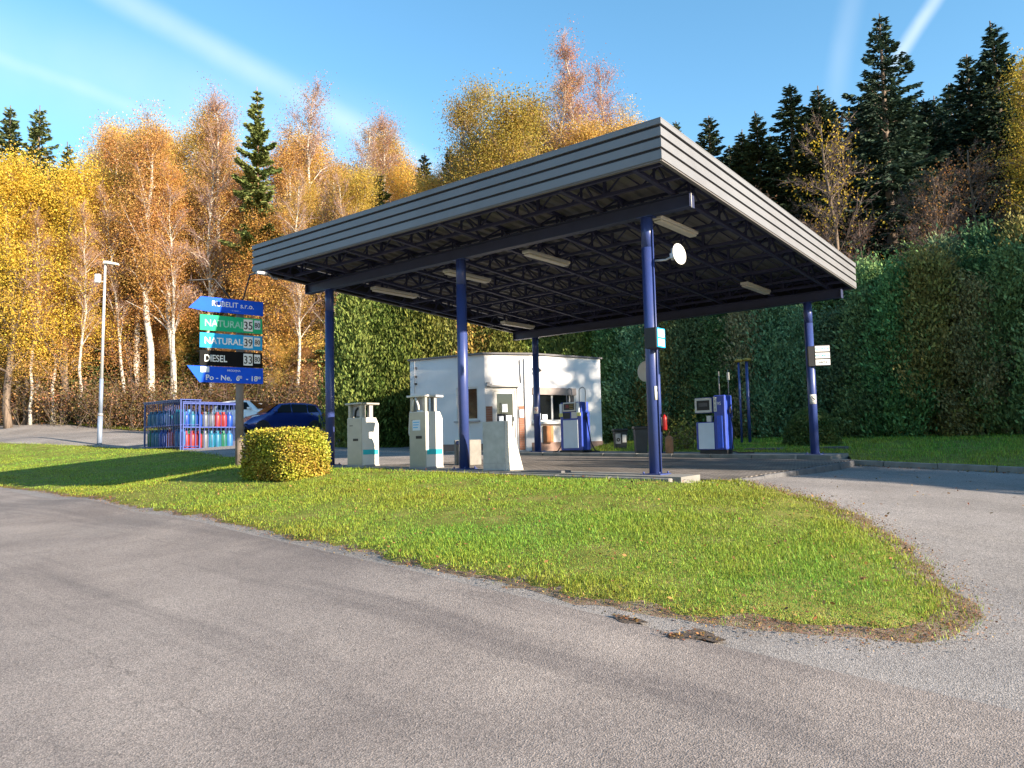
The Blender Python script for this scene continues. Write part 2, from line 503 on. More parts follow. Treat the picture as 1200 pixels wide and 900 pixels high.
M_LEAF = leaf_mat('leaf', None, hue=.028, val=.6)
M_NEEDLE = leaf_mat('needle', None, hue=0.03, val=0.9, trans=0.15, rough=.8)
M_BIRCH = bark_mat('birch_bark', (0.05, 0.04, 0.035), (0.50, 0.46, 0.40), (5, 5, 9), (0.36, 0.48))
M_BARK = bark_mat('bark', (0.06, 0.045, 0.035), (0.20, 0.15, 0.11))
M_PINEB = bark_mat('pine_bark', (0.16, 0.08, 0.045), (0.36, 0.20, 0.11))
M_TWIG = mat('twig', (0.20, 0.13, 0.11), 0.9, var=0.3)
M_ROAD = asphalt_mat('road_asphalt', (0.20, 0.174, 0.162), (0.31, 0.272, 0.248), (0.125, 0.110, 0.108), (0.34, 0.295, 0.262), 0.7, True)
M_APRON = asphalt_mat('apron_asphalt', (0.19, 0.178, 0.172), (0.285, 0.268, 0.26), (0.29, 0.268, 0.25), (0.33, 0.305, 0.29), 0.8)
M_FLOOR = soil_mat('forest_floor', [(0.05, 0.032, 0.018), (0.13, 0.075, 0.035), (0.20, 0.115, 0.045)], 0.9)
M_TURF = soil_mat('turf_soil', [(0.10, 0.115, 0.025), (0.18, 0.195, 0.04), (0.27, 0.24, 0.08)], 3.1, .4)
M_DIRT = soil_mat('edge_dirt', [(0.11, 0.075, 0.05), (0.20, 0.15, 0.105), (0.28, 0.235, 0.19)], 4.5, .4)
M_PAVER = paver_mat('pavers')
M_CONC = mat('concrete', (0.20, 0.195, 0.18), 0.9, var=0.18, scale=5, bump=0.4, dirt=(0.14, 0.13, 0.11), dirt_amt=0.6)
M_NAVY = mat('navy_paint', (0.034, 0.058, 0.20), 0.36, var=0.10, scale=3, dirt=(0.10, 0.10, 0.20), dirt_amt=0.35)
M_BEAM = mat('beam_paint', (0.026, 0.035, 0.085), 0.5, var=0.12, scale=3)
M_STEEL = mat('truss_paint', (0.030, 0.034, 0.085), 0.6, var=0.15)
M_DECK = mat('deck_metal', (0.15, 0.145, 0.145), 0.55, 0.0, var=0.15, scale=1.2)
M_FASCIA = mat('fascia_metal', (0.178, 0.186, 0.20), 0.5, 0.0, var=0.06, scale=1.0, dirt=(0.11, 0.11, 0.115), dirt_amt=0.5)
M_GROOVE = mat('groove_metal', (0.02, 0.02, 0.024), 0.7)
M_WHITE = mat('white_render', (0.70, 0.705, 0.71), 0.9, var=0.05, scale=1.2, bump=0.25, bscale=60, dirt=(0.55, 0.52, 0.47), dirt_amt=0.35)
M_WPAINT = mat('white_paint', (0.62, 0.62, 0.60), 0.45, var=0.04, scale=2, dirt=(0.55, 0.53, 0.48), dirt_amt=0.4)
M_PUMPW = mat('pump_metal', (0.40, 0.395, 0.35), 0.38, 0.25, var=0.08, scale=4, dirt=(0.30, 0.29, 0.24), dirt_amt=0.55)
M_PUMPS = mat('pump_side', (0.66, 0.66, 0.62), 0.4, 0.0, var=0.04, scale=4, dirt=(0.55, 0.54, 0.46), dirt_amt=0.35)
M_PUMPB = mat('pump_blue', (0.035, 0.07, 0.38), 0.35, var=0.08)
M_PANEL = mat('panel_lightblue', (0.62, 0.70, 0.80), 0.4, var=0.03)
M_BLACK = mat('black_plastic', (0.015, 0.015, 0.017), 0.5)
M_RUB = mat('rubber', (0.02, 0.02, 0.02), 0.8)
M_GREY = mat('grey_metal', (0.33, 0.33, 0.34), 0.5, 0.3, var=0.1)
M_GALV = mat('galvanised', (0.55, 0.56, 0.57), 0.45, 0.35, var=0.08)
M_TEAL = mat('teal_sticker', (0.02, 0.50, 0.56), 0.5)
M_BRICK = mat('brick_tile', (0.30, 0.13, 0.08), 0.8, var=0.25, scale=9)
M_BRICKJ = mat('brick_joint', (0.30, 0.27, 0.24), 0.9)
M_PLINTH = mat('plinth_brown', (0.24, 0.16, 0.13), 0.85, var=0.2, scale=4, bump=0.3)
M_GLASS = glass_mat('pane_glass')
M_SIGNB = mat('sign_blue', (0.008, 0.095, 0.72), 0.6, var=0.06, spec=.12)
M_SIGNG = mat('sign_green', (0.015, 0.44, 0.20), 0.6, var=0.06, spec=.12)
M_SIGNC = mat('sign_cyan', (0.02, 0.38, 0.75), 0.6, var=0.06, spec=.12)
M_SIGNK = mat('sign_black', (0.010, 0.010, 0.011), 0.7, spec=.08)
M_LETW = mat('letter_white', (0.80, 0.80, 0.78), 0.5, var=0.02)
M_LETF = mat('letter_faded', (0.30, 0.62, 0.47), 0.6, var=0.25, scale=20)
M_LETB = mat('letter_black', (0.015, 0.015, 0.015), 0.5)
M_POLE = mat('weathered_pole', (0.22, 0.18, 0.16), 0.8, var=0.2, scale=5, dirt=(0.13, 0.09, 0.07), dirt_amt=0.5)
M_WOODO = mat('orange_wood', (0.42, 0.17, 0.06), 0.6, var=0.2, scale=8)
M_RED = mat('red_paint', (0.45, 0.02, 0.02), 0.35, var=0.1)
M_BARKB = mat('rust_orange', (0.36, 0.17, 0.08), 0.7, var=0.25, scale=8, dirt=(0.16, 0.10, 0.07), dirt_amt=0.6)
M_CAGE = mat('cage_blue', (0.03, 0.06, 0.26), 0.45, var=0.1)
M_CARB = mat('car_blue', (0.009, 0.032, 0.19), 0.2, 0.3, var=0.04, coat=0.8)
M_CARW = mat('car_white', (0.78, 0.78, 0.77), 0.25, var=0.02, coat=0.8)
M_CARG = mat('car_glass', (0.006, 0.006, 0.007), 0.15, spec=0.12)
M_TYRE = mat('tyre', (0.018, 0.018, 0.018), 0.85)
M_RIM = mat('rim', (0.45, 0.45, 0.46), 0.35, 0.7)
M_LENS = mat('lens', (0.62, 0.66, 0.70), 0.12, spec=0.8)
M_REDL = mat('red_lens', (0.4, 0.01, 0.01), 0.2)
M_YEL = mat('yellow_cap', (0.28, 0.20, 0.03), 0.6)
M_LAMP = mat('lamp_cover', (0.62, 0.60, 0.54), 0.5, var=0.05)
M_SLAB = mat('dark_slab', (0.10, 0.10, 0.105), 0.85, var=0.2, bump=0.3)


# ------------------------------------------------------------------ terrain
CTRL = np.array([
    (0, 0, 0), (-6, 0, .05), (6, 0, -.03), (-6, 6, .14), (0, 3.5, .08), (0, 6.4, .36), (-3.35, 10.1, .47), (-9.7, 17.2, .58), (-14.4, 21.6, .64), (-10, 9, .22), (-14, 15, .40), (-7, 7.5, .26), (-20, 20, .5), (-25, 31, .80), (-34, 41, 1.3),
    (2.9, 5.3, .22), (8, 3, .0), (15, -2, -.2), (0, -10, -.2), (20, 5, .15), (-20, 0, .1), (6.2, 9, .55), (4.0, 10.6, .82), (9.6, 14.4, .75), (6.3, 16.9, .93), (14, 10, .5), (22, 7, .3),
    (2.16, 11.82, .915), (-3.99, 16.82, 1.05), (.72, 22.6, 1.17), (6.87, 17.62, 1.0), (-.92, 14.32, 1.0), (2, 9.3, .73), (-2, 12.2, .83), (11.3, 23.4, 1.34), (16, 19.6, 1.25), (22, 15.5, 1.1), (2, 31, 1.45), (0, 25.5, 1.22), (5, 25, 1.28),
    (-5.7, 16.2, 1.14), (-4.25, 14.3, 1.0), (-6.3, 13.4, .52), (-8, 12.5, .42), (-5.5, 10.3, .38), (-12, 19.5, .61), (-1.6, 8.1, .41), (2.05, 10.9, .90), (-1.45, 13.72, 1.0), (-4.16, 15.93, 1.07), (-7.5, 18.2, .95), (-7, 20, 1.2), (-12, 29, 1.55), (-18.2, 34, 1.87), (-24, 36, 2.1), (-15, 33, 1.8), (-11, 37, 2.2), (-22.4, 46, 2.75), (-29, 46, 3.2), (-12, 44, 2.7), (-6, 33, 1.6), (0, 38, 1.9),
    (-26, 33.5, 1.3), (-40, 48, 3.0), (-60, 60, 4), (60, 10, 1), (60, 50, 3), (-60, 10, 1), (0, -30, -.5), (60, -30, -.6), (-60, -30, 0), (0, 80, 3), (30, 30, 1.6), (60, 90, 4), (-60, 90, 5)], float)


def _tps_fit(c, reg=0.6):
    n = len(c); X = c[:, :2]
    r = np.linalg.norm(X[:, None] - X[None], axis=2)
    K = np.where(r > 0, r * r * np.log(r + 1e-12), 0) + reg * np.eye(n)
    Pm = np.hstack([np.ones((n, 1)), X])
    A = np.zeros((n + 3, n + 3)); A[:n, :n] = K; A[:n, n:] = Pm; A[n:, :n] = Pm.T
    return np.linalg.solve(A, np.concatenate([c[:, 2], [0, 0, 0]]))


_W = _tps_fit(CTRL)
TOE = np.array([(-200, 95), (-75, 72), (-31, 50), (-22, 47.5), (-10, 44.5), (0, 39), (12, 33), (26, 28), (45, 26), (90, 26), (200, 26)], float)


def gz(x, y):
    x = np.asarray(x, float); y = np.asarray(y, float)
    shp = x.shape; xf, yf = np.clip(x.ravel(), -70, 70), np.clip(y.ravel(), -35, 95)
    z = np.full(xf.shape, _W[-3]) + _W[-2] * xf + _W[-1] * yf
    for i, (cx, cy, _) in enumerate(CTRL):
        d2 = (xf - cx) ** 2 + (yf - cy) ** 2
        z += _W[i] * 0.5 * d2 * np.log(d2 + 1e-12)
    d = (y.ravel() - np.interp(x.ravel(), TOE[:, 0], TOE[:, 1])) * 0.85
    h = np.clip(d, 0, 60)
    z = z + 0.36 * h * h / (h + 4.0) + 0.25 * np.sin(x.ravel() * .35) * np.clip(h / 8, 0, 1)
    return z.reshape(shp)


def g1(x, y):
    return float(gz(np.array([x]), np.array([y]))[0])


def G(px, py, off=0.0):                               # ground point seen at a pixel
    d = pix_dir(px, py); t, o = 1.0, Vector((0, 0, EYE))
    last = 1.0
    while t < 150:
        p = o + d * t
        if p.z < g1(p.x, p.y) + off:
            a, b = last, t
            for _ in range(25):
                m = (a + b) / 2; p = o + d * m
                if p.z < g1(p.x, p.y) + off: b = m
                else: a = m
            return o + d * b
        last = t; t *= 1.03
    return o + d * 60


def sheet(name, poly, step, off, m, kind='structure', taper=0.0):
    """polygon laid on the terrain, tessellated on a grid"""
    P = np.array(poly, float)
    dens = []
    for i in range(len(P)):
        a, b = P[i], P[(i + 1) % len(P)]
        k = max(1, int(np.linalg.norm(b - a) / step))
        for j in range(k): dens.append(a + (b - a) * j / k)
    B = np.array(dens)
    x0, y0 = B.min(0); x1, y1 = B.max(0)
    gx, gy = np.meshgrid(np.arange(x0, x1, step), np.arange(y0, y1, step))
    pts = np.stack([gx.ravel(), gy.ravel()], 1)
    ins = inside(pts, B)
    pts = pts[ins]
    dist = edge_dist(pts, B)
    pts = pts[dist > step * 0.35]
    allp = np.vstack([B, pts])
    nb = len(B)
    r = delaunay_2d_cdt([Vector(p) for p in allp], [(i, (i + 1) % nb) for i in range(nb)], [], 1, 1e-5)
    V = np.array([(v.x, v.y) for v in r[0]])
    z = gz(V[:, 0], V[:, 1]) + off
    if taper:
        de = edge_dist(V, B)
        z -= off * np.clip(1 - de / taper, 0, 1) * 1.2
    me = bpy.data.meshes.new(name)
    me.from_pydata([(a[0], a[1], c) for a, c in zip(V, z)], [], [tuple(f) for f in r[2]])
    me.polygons.foreach_set('use_smooth', [True] * len(me.polygons))
    me.materials.append(m)
    # faces upward
    if len(me.polygons) and me.polygons[0].normal.z < 0: me.flip_normals()
    o = bpy.data.objects.new(name, me)
    link(o); tag(o, kind=kind)
    return o


def inside(pts, B):
    x, y = pts[:, 0], pts[:, 1]
    c = np.zeros(len(pts), bool)
    j = len(B) - 1
    for i in range(len(B)):
        xi, yi = B[i]; xj, yj = B[j]
        m = ((yi > y) != (yj > y)) & (x < (xj - xi) * (y - yi) / (yj - yi + 1e-12) + xi)
        c ^= m; j = i
    return c


def edge_dist(pts, B):
    d = np.full(len(pts), 1e9)
    for i in range(len(B)):
        a, b = B[i], B[(i + 1) % len(B)]
        ab = b - a
        t = np.clip(((pts - a) @ ab) / (ab @ ab + 1e-12), 0, 1)
        d = np.minimum(d, np.linalg.norm(pts - a - t[:, None] * ab, axis=1))
    return d


def build_ground():
    xs = np.concatenate([np.linspace(-220, -62, 24), np.arange(-60, 60.1, 0.9), np.linspace(62, 220, 24)])
    ys = np.concatenate([np.linspace(-80, -12, 14), np.arange(-10, 75.1, 0.9), np.linspace(77, 260, 30)])
    X, Y = np.meshgrid(xs, ys)
    Z = gz(X, Y) - 0.06
    nx, ny = len(xs), len(ys)
    V = np.stack([X.ravel(), Y.ravel(), Z.ravel()], 1)
    i, j = np.meshgrid(np.arange(nx - 1), np.arange(ny - 1))
    a = (j * nx + i).ravel()
    Q = np.stack([a, a + 1, a + nx + 1, a + nx], 1)
    me = mesh_np('ground', V, Q, M_FLOOR)
    me.polygons.foreach_set('use_smooth', [True] * len(Q))
    tag(link(bpy.data.objects.new('ground', me)), kind='structure')


build_ground()
xy = lambda p: (p.x, p.y)
# canopy axes: local +x = right/front, local +y = back/right
CO = Vector((2.164, 11.822)); CR = RAD(-39.05)
CX = Vector((math.cos(CR), math.sin(CR))); CY = Vector((-math.sin(CR), math.cos(CR)))


def cw(lx, ly):
    p = CO + CX * lx + CY * ly
    return (p.x, p.y)


EDGE_PX = [(0, 571), (60, 578), (130, 589), (200, 601), (300, 622), (400, 643), (500, 665), (600, 687), (700, 705), (800, 721), (900, 735), (985, 745), (1050, 748), (1098, 742), (1128, 722), (1112, 700), (1084, 678), (1062, 652),
           (1040, 634), (1012, 612), (965, 592), (915, 577), (868, 566)]
EDGE = [xy(G(*p)) for p in EDGE_PX]
# asphalt apron under everything paved
sheet('forecourt', [(-75, -14), (45, -14), (45, 12), (26, 13), (14.5, 22), (11, 26), (2, 34), (-4, 40), (-11, 44), (-22, 47.3), (-31, 49.8), (-75, 71)], 0.9, 0.0, M_APRON)
# main road: runs along the lawn edge, its own slightly thicker carpet
RB = [xy(G(*p)) for p in [(0, 574), (200, 606), (400, 652), (560, 690), (640, 708), (735, 731), (830, 756), (1000, 795), (1200, 838)]]
sheet('road', [(-75, -13.5), (44, -13.5), (44, -6.5), (12, 1.0)] + RB[::-1] + [(-32, 41), (-44, 55), (-75, 60)], 0.6, 0.016, M_ROAD)

# front lawn
LAWN_BACK = [cw(.72, -.48), cw(-2.2, -.50), cw(-5.5, -.50), cw(-8.6, -.46), (-6.0, 19.2), (-8.2, 23.5), (-10.6, 27.0), (-13.5, 30.0), (-18.5, 33.7), (-26, 36.6), (-40, 50)]
def ragged(P, step=.22, amp=.05, seed=5):
    r = random.Random(seed); out = []
    for a, b in zip(P, P[1:]):
        L = math.hypot(b[0] - a[0], b[1] - a[1]); k = max(1, int(L / step)) if L < 6 else 12
        for j in range(k):
            t = j / k
            am = min(amp, L * .1) * (1 if a[1] < 14 else .6)
            out.append((a[0] + (b[0] - a[0]) * t + r.gauss(0, am), a[1] + (b[1] - a[1]) * t + r.gauss(0, am)))
    return out + [P[-1]]


EDGE0 = EDGE
EDGE = ragged(EDGE)
LAWN = EDGE + LAWN_BACK + [(-37, 48), (-24, 33.2)]
DIRT = [((p[0] + (p[0] - LC[0]) * k), (p[1] + (p[1] - LC[1]) * k)) if i < len(EDGE) else p for i, p in enumerate(LAWN) for LC, k in [((-1.5, 10.5), 0.035)]]
sheet('dirt_verge', DIRT, 0.45, 0.024, M_DIRT, taper=0.25)
lawn = sheet('lawn', LAWN, 0.35, 0.055, M_TURF, taper=0.18)
# back lawn behind the island, up to the hedge
BLAWN = [cw(.95, 7.0), cw(2.5, 6.82), cw(5.5, 6.75), cw(10, 6.7), cw(17, 6.6), cw(22, 6.4), (27, 13.2), (20, 18.6), (13, 24.4), (9, 28), (4.5, 30.5), (3.2, 28.0), cw(-7.6, 9.6), cw(-7.6, 8.25), cw(.5, 8.25)]
sheet('lawn', BLAWN, 0.6, 0.06, M_TURF)
# sunlit verge at the foot of the wooded slope
VERGE = [(-75, 66), (-31, 47.6), (-22, 45.6), (-11, 42.6), (-10.5, 44.6), (-22, 48), (-31, 50.5), (-75, 72)]
sheet('verge', VERGE, 0.7, 0.05, M_TURF)

# ------------------------------------------------------------------ forecourt paving and islands
def plane_z(lx, ly):                                   # top of the islands
    x, y = cw(lx, ly)
    return 1.015 - 0.0039 * (x - 2.16) + 0.0222 * (y - 11.82)


def local_empty(name, lx, ly, z, label=None, cat=None, group=None, rz=0.0):
    x, y = cw(lx, ly)
    return empty(name, (x, y, z), CR + rz, label, cat, group)


def slab(name, x0, x1, y0, y1, z0, z1, m, nx, ny):     # slab following plane_z, local axes
    mb = MB()
    vs, fs = [], []
    for j in range(ny + 1):
        for i in range(nx + 1):
            lx, ly = x0 + (x1 - x0) * i / nx, y0 + (y1 - y0) * j / ny
            vs.append((lx, ly, plane_z(lx, ly) + z1))
    for j in range(ny):
        for i in range(nx):
            a = j * (nx + 1) + i
            fs.append((a, a + 1, a + nx + 2, a + nx + 1))
    b = len(vs)
    ring = [(x0, y0), (x1, y0), (x1, y1), (x0, y1)]
    for lx, ly in ring: vs.append((lx, ly, plane_z(lx, ly) + z1))
    for lx, ly in ring: vs.append((lx, ly, plane_z(lx, ly) + z0))
    for k in range(4): fs.append((b + k, b + 4 + k, b + 4 + (k + 1) % 4, b + (k + 1) % 4))
    mb.add(vs, fs)
    o = mb.build(name, m)
    o.location = (CO.x, CO.y, 0); o.rotation_euler = (0, 0, CR)
    return tag(o, kind='structure')


slab('paving', -11.5, 1.0, .30, 6.72, -0.35, -0.075, M_PAVER, 24, 14)
isl_b = slab('back_island', -11.2, .52, 6.86, 8.2, -0.4, 0.0, M_CONC, 12, 2)
isl_f = slab('front_island', -8.5, .62, -.40, .22, -0.5, -0.0, M_CONC, 12, 2)


def kerb_line(parent_name, p0, p1, zf, w=0.14, h=0.28, L=1.0, seed=1, m=None):
    """row of kerb stones, each one an object, under one kerb"""
    r = random.Random(seed)
    a, b = Vector(p0), Vector(p1)
    d = (b - a); n = int(d.length / L); d.normalize()
    root = bpy.data.objects.new(parent_name, None); root.location = (a.x, a.y, zf(a.x, a.y)); link(root); tag(root, kind='structure')
    mb = MB(); mb.box(0.006, L - 0.006, -w / 2, w / 2, -h, 0, None, 0.012)
    base = None
    ang = math.atan2(d.y, d.x)
    for i in range(n):
        p = a + d * L * i; q = p + d * L
        if base is None:
            o = mb.build('kerb_stone', m or M_CONC); base = o
        else:
            o = base.copy(); link(o)
        o.parent = root
        z0, z1 = zf(p.x, p.y), zf(q.x, q.y)
        o.location = (p.x - a.x + r.uniform(-.006, .006), p.y - a.y + r.uniform(-.006, .006), z0 - root.location.z + r.uniform(-.006, .006))
        o.rotation_euler = (0, -math.atan2(z1 - z0, L), ang + r.uniform(-.004, .004))
    return root


def w_plane(x, y):
    v = Vector((x, y)) - CO
    return plane_z(v.dot(CX), v.dot(CY)) + 0.012


kerb_line('kerb', cw(-11.2, 6.79), cw(.60, 6.79), w_plane, seed=2)
kerb_line('kerb', cw(.62, 6.76), cw(21, 6.4), lambda x, y: g1(x, y) + 0.115, seed=3)
kerb_line('kerb', cw(-8.5, -.47), cw(.62, -.47), lambda x, y: w_plane(x, y) - 0.03, w=0.12, seed=4)
# rough edging stones between pavers and apron
kerb_line('kerb', cw(1.06, .5), cw(1.06, 6.6), lambda x, y: w_plane(x, y) - 0.094, w=0.1, L=0.5, seed=5, m=M_SLAB)


# ------------------------------------------------------------------ canopy
def build_canopy():
    BZ = 1.015                                        # root height
    root = local_empty('canopy', 0, 0, BZ, 'large flat filling station canopy on navy steel columns with ribbed grey fascia', 'canopy')
    tilt = -0.0521
    zb = lambda ly: 5.015 - BZ + tilt * ly            # beam underside, local
    zf0 = lambda ly: 5.29 - BZ + tilt * ly            # fascia bottom
    H = 0.559
    X0, X1, Y0, Y1 = -8.87, .95, -1.273, 7.885
    # columns
    for ly in (0, 7.468):
        for lx in (0, -3.963, -7.925):
            z0 = plane_z(lx, ly) - BZ
            mb = MB()
            mb.tube([(lx, ly, z0 - .05), (lx, ly, zb(ly) - .49)], .097, 24)
            mb.tube([(lx, ly, zb(ly) - .495), (lx, ly, zb(ly) - .011)], .094, 24)
            c = mb.build('column', M_NAVY, root)
            mb = MB(); mb.box(lx - .17, lx + .17, ly - .17, ly + .17, z0 - .03, z0 + .014)
            for sx in (-1, 1):
                for sy in (-1, 1): mb.tube([(lx + sx * .135, ly + sy * .135, z0 + .0142), (lx + sx * .135, ly + sy * .135, z0 + .045)], .014, 6)
            mb.build('base_plate', M_NAVY, c)
            mb = MB(); mb.box(lx - .13, lx + .13, ly - .09, ly + .09, zb(ly) - .012, zb(ly) - .0015); mb.build('cap_plate', M_NAVY, c)
    # main beams: I section
    for ly in (0, 7.468):
        mb = MB(); z = zb(ly)
        mb.box(-8.7, .77, ly - .075, ly + .075, z, z + .016)
        mb.box(-8.7, .77, ly - .075, ly + .075, z + .206, z + .222)
        mb.box(-8.7, .77, ly - .012, ly + .012, z + .016, z + .206)
        for e in (-8.7, .77): mb.box(e - .006, e + .006, ly - .08, ly + .08, z - .004, z + .226)
        mb.build('beam', M_BEAM, root)
    # lattice girders along the slope
    n = 8
    for i in range(n):
        lx = -8.45 + i * (8.95 / (n - 1))
        mb = MB()
        y0, y1 = Y0 + .06, Y1 - .06
        zl = lambda y: zb(y) + .255; zu = lambda y: zb(y) + .60
        for zz in (zl, zu):
            mb.bar((lx, y0, zz(y0)), (lx, y1, zz(y1)), .07, .055)
        k = 16
        for j in range(k):
            ya, yb = y0 + (y1 - y0) * j / k, y0 + (y1 - y0) * (j + 1) / k
            if j % 2 == 0: mb.bar((lx, ya, zl(ya)), (lx, yb, zu(yb)), .028, .028)
            else: mb.bar((lx, ya, zu(ya)), (lx, yb, zl(yb)), .028, .028)
            if j % 2: mb.bar((lx, ya, zl(ya)), (lx, ya, zu(ya)), .03, .03)
        mb.build('truss', M_STEEL, root)
    # cross lattices (purlins)
    for j, ly in enumerate((-1.12, -.55, .62, 1.75, 2.9, 4.05, 5.2, 6.35, 7.1, 7.75)):
        mb = MB(); z1, z0 = zb(ly) + .545, zb(ly) + .275
        for z in (z0, z1): mb.bar((X0 + .06, ly, z), (X1 - .06, ly, z), .05, .05)
        k = 30
        for i in range(k):
            xa, xb = X0 + .06 + (X1 - X0 - .12) * i / k, X0 + .06 + (X1 - X0 - .12) * (i + 1) / k
            if i % 2 == 0: mb.bar((xa, ly, z0), (xb, ly, z1), .022, .022)
            else: mb.bar((xa, ly, z1), (xb, ly, z0), .022, .022)
            if i % 4 == 1: mb.bar((xb, ly, z0), (xb, ly, z1), .045, .045)
        mb.build('purlin', M_STEEL, root)
    # trapezoidal roof sheets, each a panel of its own
    per = .25; w = 1.0
    x = X0 + .05; k = 0
    while x < X1 - .06:
        xe = min(x + w, X1 - .05)
        mb = MB(); prof = []; xx = x
        while xx < xe - 1e-6:
            for dx, dz in ((0, 0), (.10, 0), (.125, .045), (.225, .045), (.25, 0)):
                if xx + dx <= xe + 1e-6: prof.append((xx + dx, dz))
            xx += per
        vs = []
        for px, dz in prof:
            for y in (Y0 + .04, Y1 - .04): vs.append((px, y, zb(y) + .632 + dz + (k % 2) * .002))
        fs = [(2 * i, 2 * i + 1, 2 * i + 3, 2 * i + 2) for i in range(len(prof) - 1) if prof[i + 1][0] > prof[i][0] + 1e-6 or True]
        mb.add(vs, fs); mb.build('roof_sheet', M_DECK, root, fix=False)
        x = xe; k += 1
    # fascia: backing, three boards and a capping strip on each side
    sides = [('front', (X0, Y0), (X1, Y0), (0, -1)), ('right', (X1, Y0), (X1, Y1), (1, 0)), ('back', (X1, Y1), (X0, Y1), (0, 1)), ('left', (X0, Y1), (X0, Y0), (-1, 0))]
    for nm, a, b, nn in sides:
        za, zc = zf0(a[1]), zf0(b[1])
        def strip(h0, h1, d0, d1, name, m, par, ext=0.0):
            mb = MB(); vs = []
            dx, dy = (b[0] - a[0]), (b[1] - a[1]); L = math.hypot(dx, dy); dx /= L; dy /= L
            for d in (d0, d1):
                # mitred ends
                e = d if ext else 0
                pa = (a[0] - dx * e + nn[0] * d, a[1] - dy * e + nn[1] * d); pb = (b[0] + dx * e + nn[0] * d, b[1] + dy * e + nn[1] * d)
                vs += [(pa[0], pa[1], za + h0), (pb[0], pb[1], zc + h0), (pb[0], pb[1], zc + h1), (pa[0], pa[1], za + h1)]
            mb.add(vs, [(0, 1, 2, 3), (7, 6, 5, 4), (0, 4, 5, 1), (1, 5, 6, 2), (2, 6, 7, 3), (3, 7, 4, 0)])
            return mb.build(name, m, par)
        f = strip(0.01, H - .01, -.03, -.001, 'fascia', M_GROOVE, root)
        for h0, h1 in ((0, .126), (.168, .286), (.328, .446)):
            strip(h0, h1, 0, .026, 'fascia_board', M_FASCIA, f, 1)
        strip(.488, H, 0, .034, 'capping', M_FASCIA, f, 1)
        strip(H + .001, H + .014, -.09, .036, 'top_flashing', M_FASCIA, f, 1) if nm in ('front', 'right') else None
        strip(-.022, -.002, -.05, .012, 'edge_trim', M_DECK, f, 0)
    # conduit and spout details
    mb = MB(); mb.tube([(.11, -.03, plane_z(0, 0) - BZ - .02), (.11, -.03, zb(0) - .2)], .012, 6); mb.build('conduit', M_NAVY, root)
    mb = MB(); mb.tube([(-8.6, -1.1, zf0(-1.1) - .03), (-8.55, -1.0, zf0(-1) - .14), (-8.4, -1.0, zf0(-1) - .17)], .02, 8); mb.build('downpipe', M_GREY, root)
    mb = MB(); mb.tube([(.79, -.05, zb(0) + .2), (.79, -.05, zb(0) - .02)], .006, 6); mb.build('drip_rod', M_WPAINT, root)
    return root


build_canopy()


def canopy_z(lx, ly):
    return 5.015 - 0.0521 * ly


def strip_light(px, py, label):
    # hangs between the trusses, just above beam underside
    d = pix_dir(px, py); o = Vector((0, 0, EYE))
    t = 1
    for _ in range(30):
        p = o + d * t
        v = Vector((p.x, p.y)) - CO
        zt = canopy_z(0, v.dot(CY)) + .17
        t = (zt - EYE) / d.z
    lx, ly = v.dot(CX), v.dot(CY)
    root = local_empty('strip_light', lx, ly, zt - .05, label, 'lamp', 'strip lights under the canopy')
    mb = MB(); mb.box(-.09, .09, -.68, .68, .04, .10, None, .01); mb.build('housing', M_WPAINT, root)
    mb = MB(); mb.box(-.075, .075, -.65, .65, 0, .038, None, .015); mb.build('diffuser', M_LAMP, root)
    for s in (-.5, .5):
        mb = MB(); mb.box(-.015, .015, s - .01, s + .01, .101, .142); mb.build('bracket', M_GREY, root)


for px, py, lb in [(463, 343, 'strip light under canopy nearest its left end'), (548, 324, 'strip light partly hidden behind the middle front column'), (641, 303, 'strip light under canopy right of the middle front column'),
                   (792, 266, 'strip light behind white dish at the near right column'), (886, 338, 'strip light under canopy close to the back right corner'), (607, 381, 'strip light under canopy above the kiosk entrance')]:
    strip_light(px, py, lb)


# ------------------------------------------------------------------ lettering
_txt_cache = {}


def text(body, size, m, parent, loc, rot, align='LEFT', name='lettering', sx=1.0, depth=0.002, shear=0.0, bold=0.0):
    cu = bpy.data.curves.new('txt', 'FONT'); cu.body = body; cu.size = size; cu.extrude = depth; cu.align_x = align; cu.shear = shear; cu.offset = bold
    o = bpy.data.objects.new('txt', cu); COL.objects.link(o)
    bpy.context.view_layer.update()
    me = bpy.data.meshes.new_from_object(o.evaluated_get(bpy.context.evaluated_depsgraph_get()))
    bpy.data.objects.remove(o)
    me.name = name; me.materials.clear(); me.materials.append(m)
    t = bpy.data.objects.new(name, me)
    t.location = loc; t.rotation_euler = rot; t.scale = (sx, 1, 1)
    return link(t, parent)


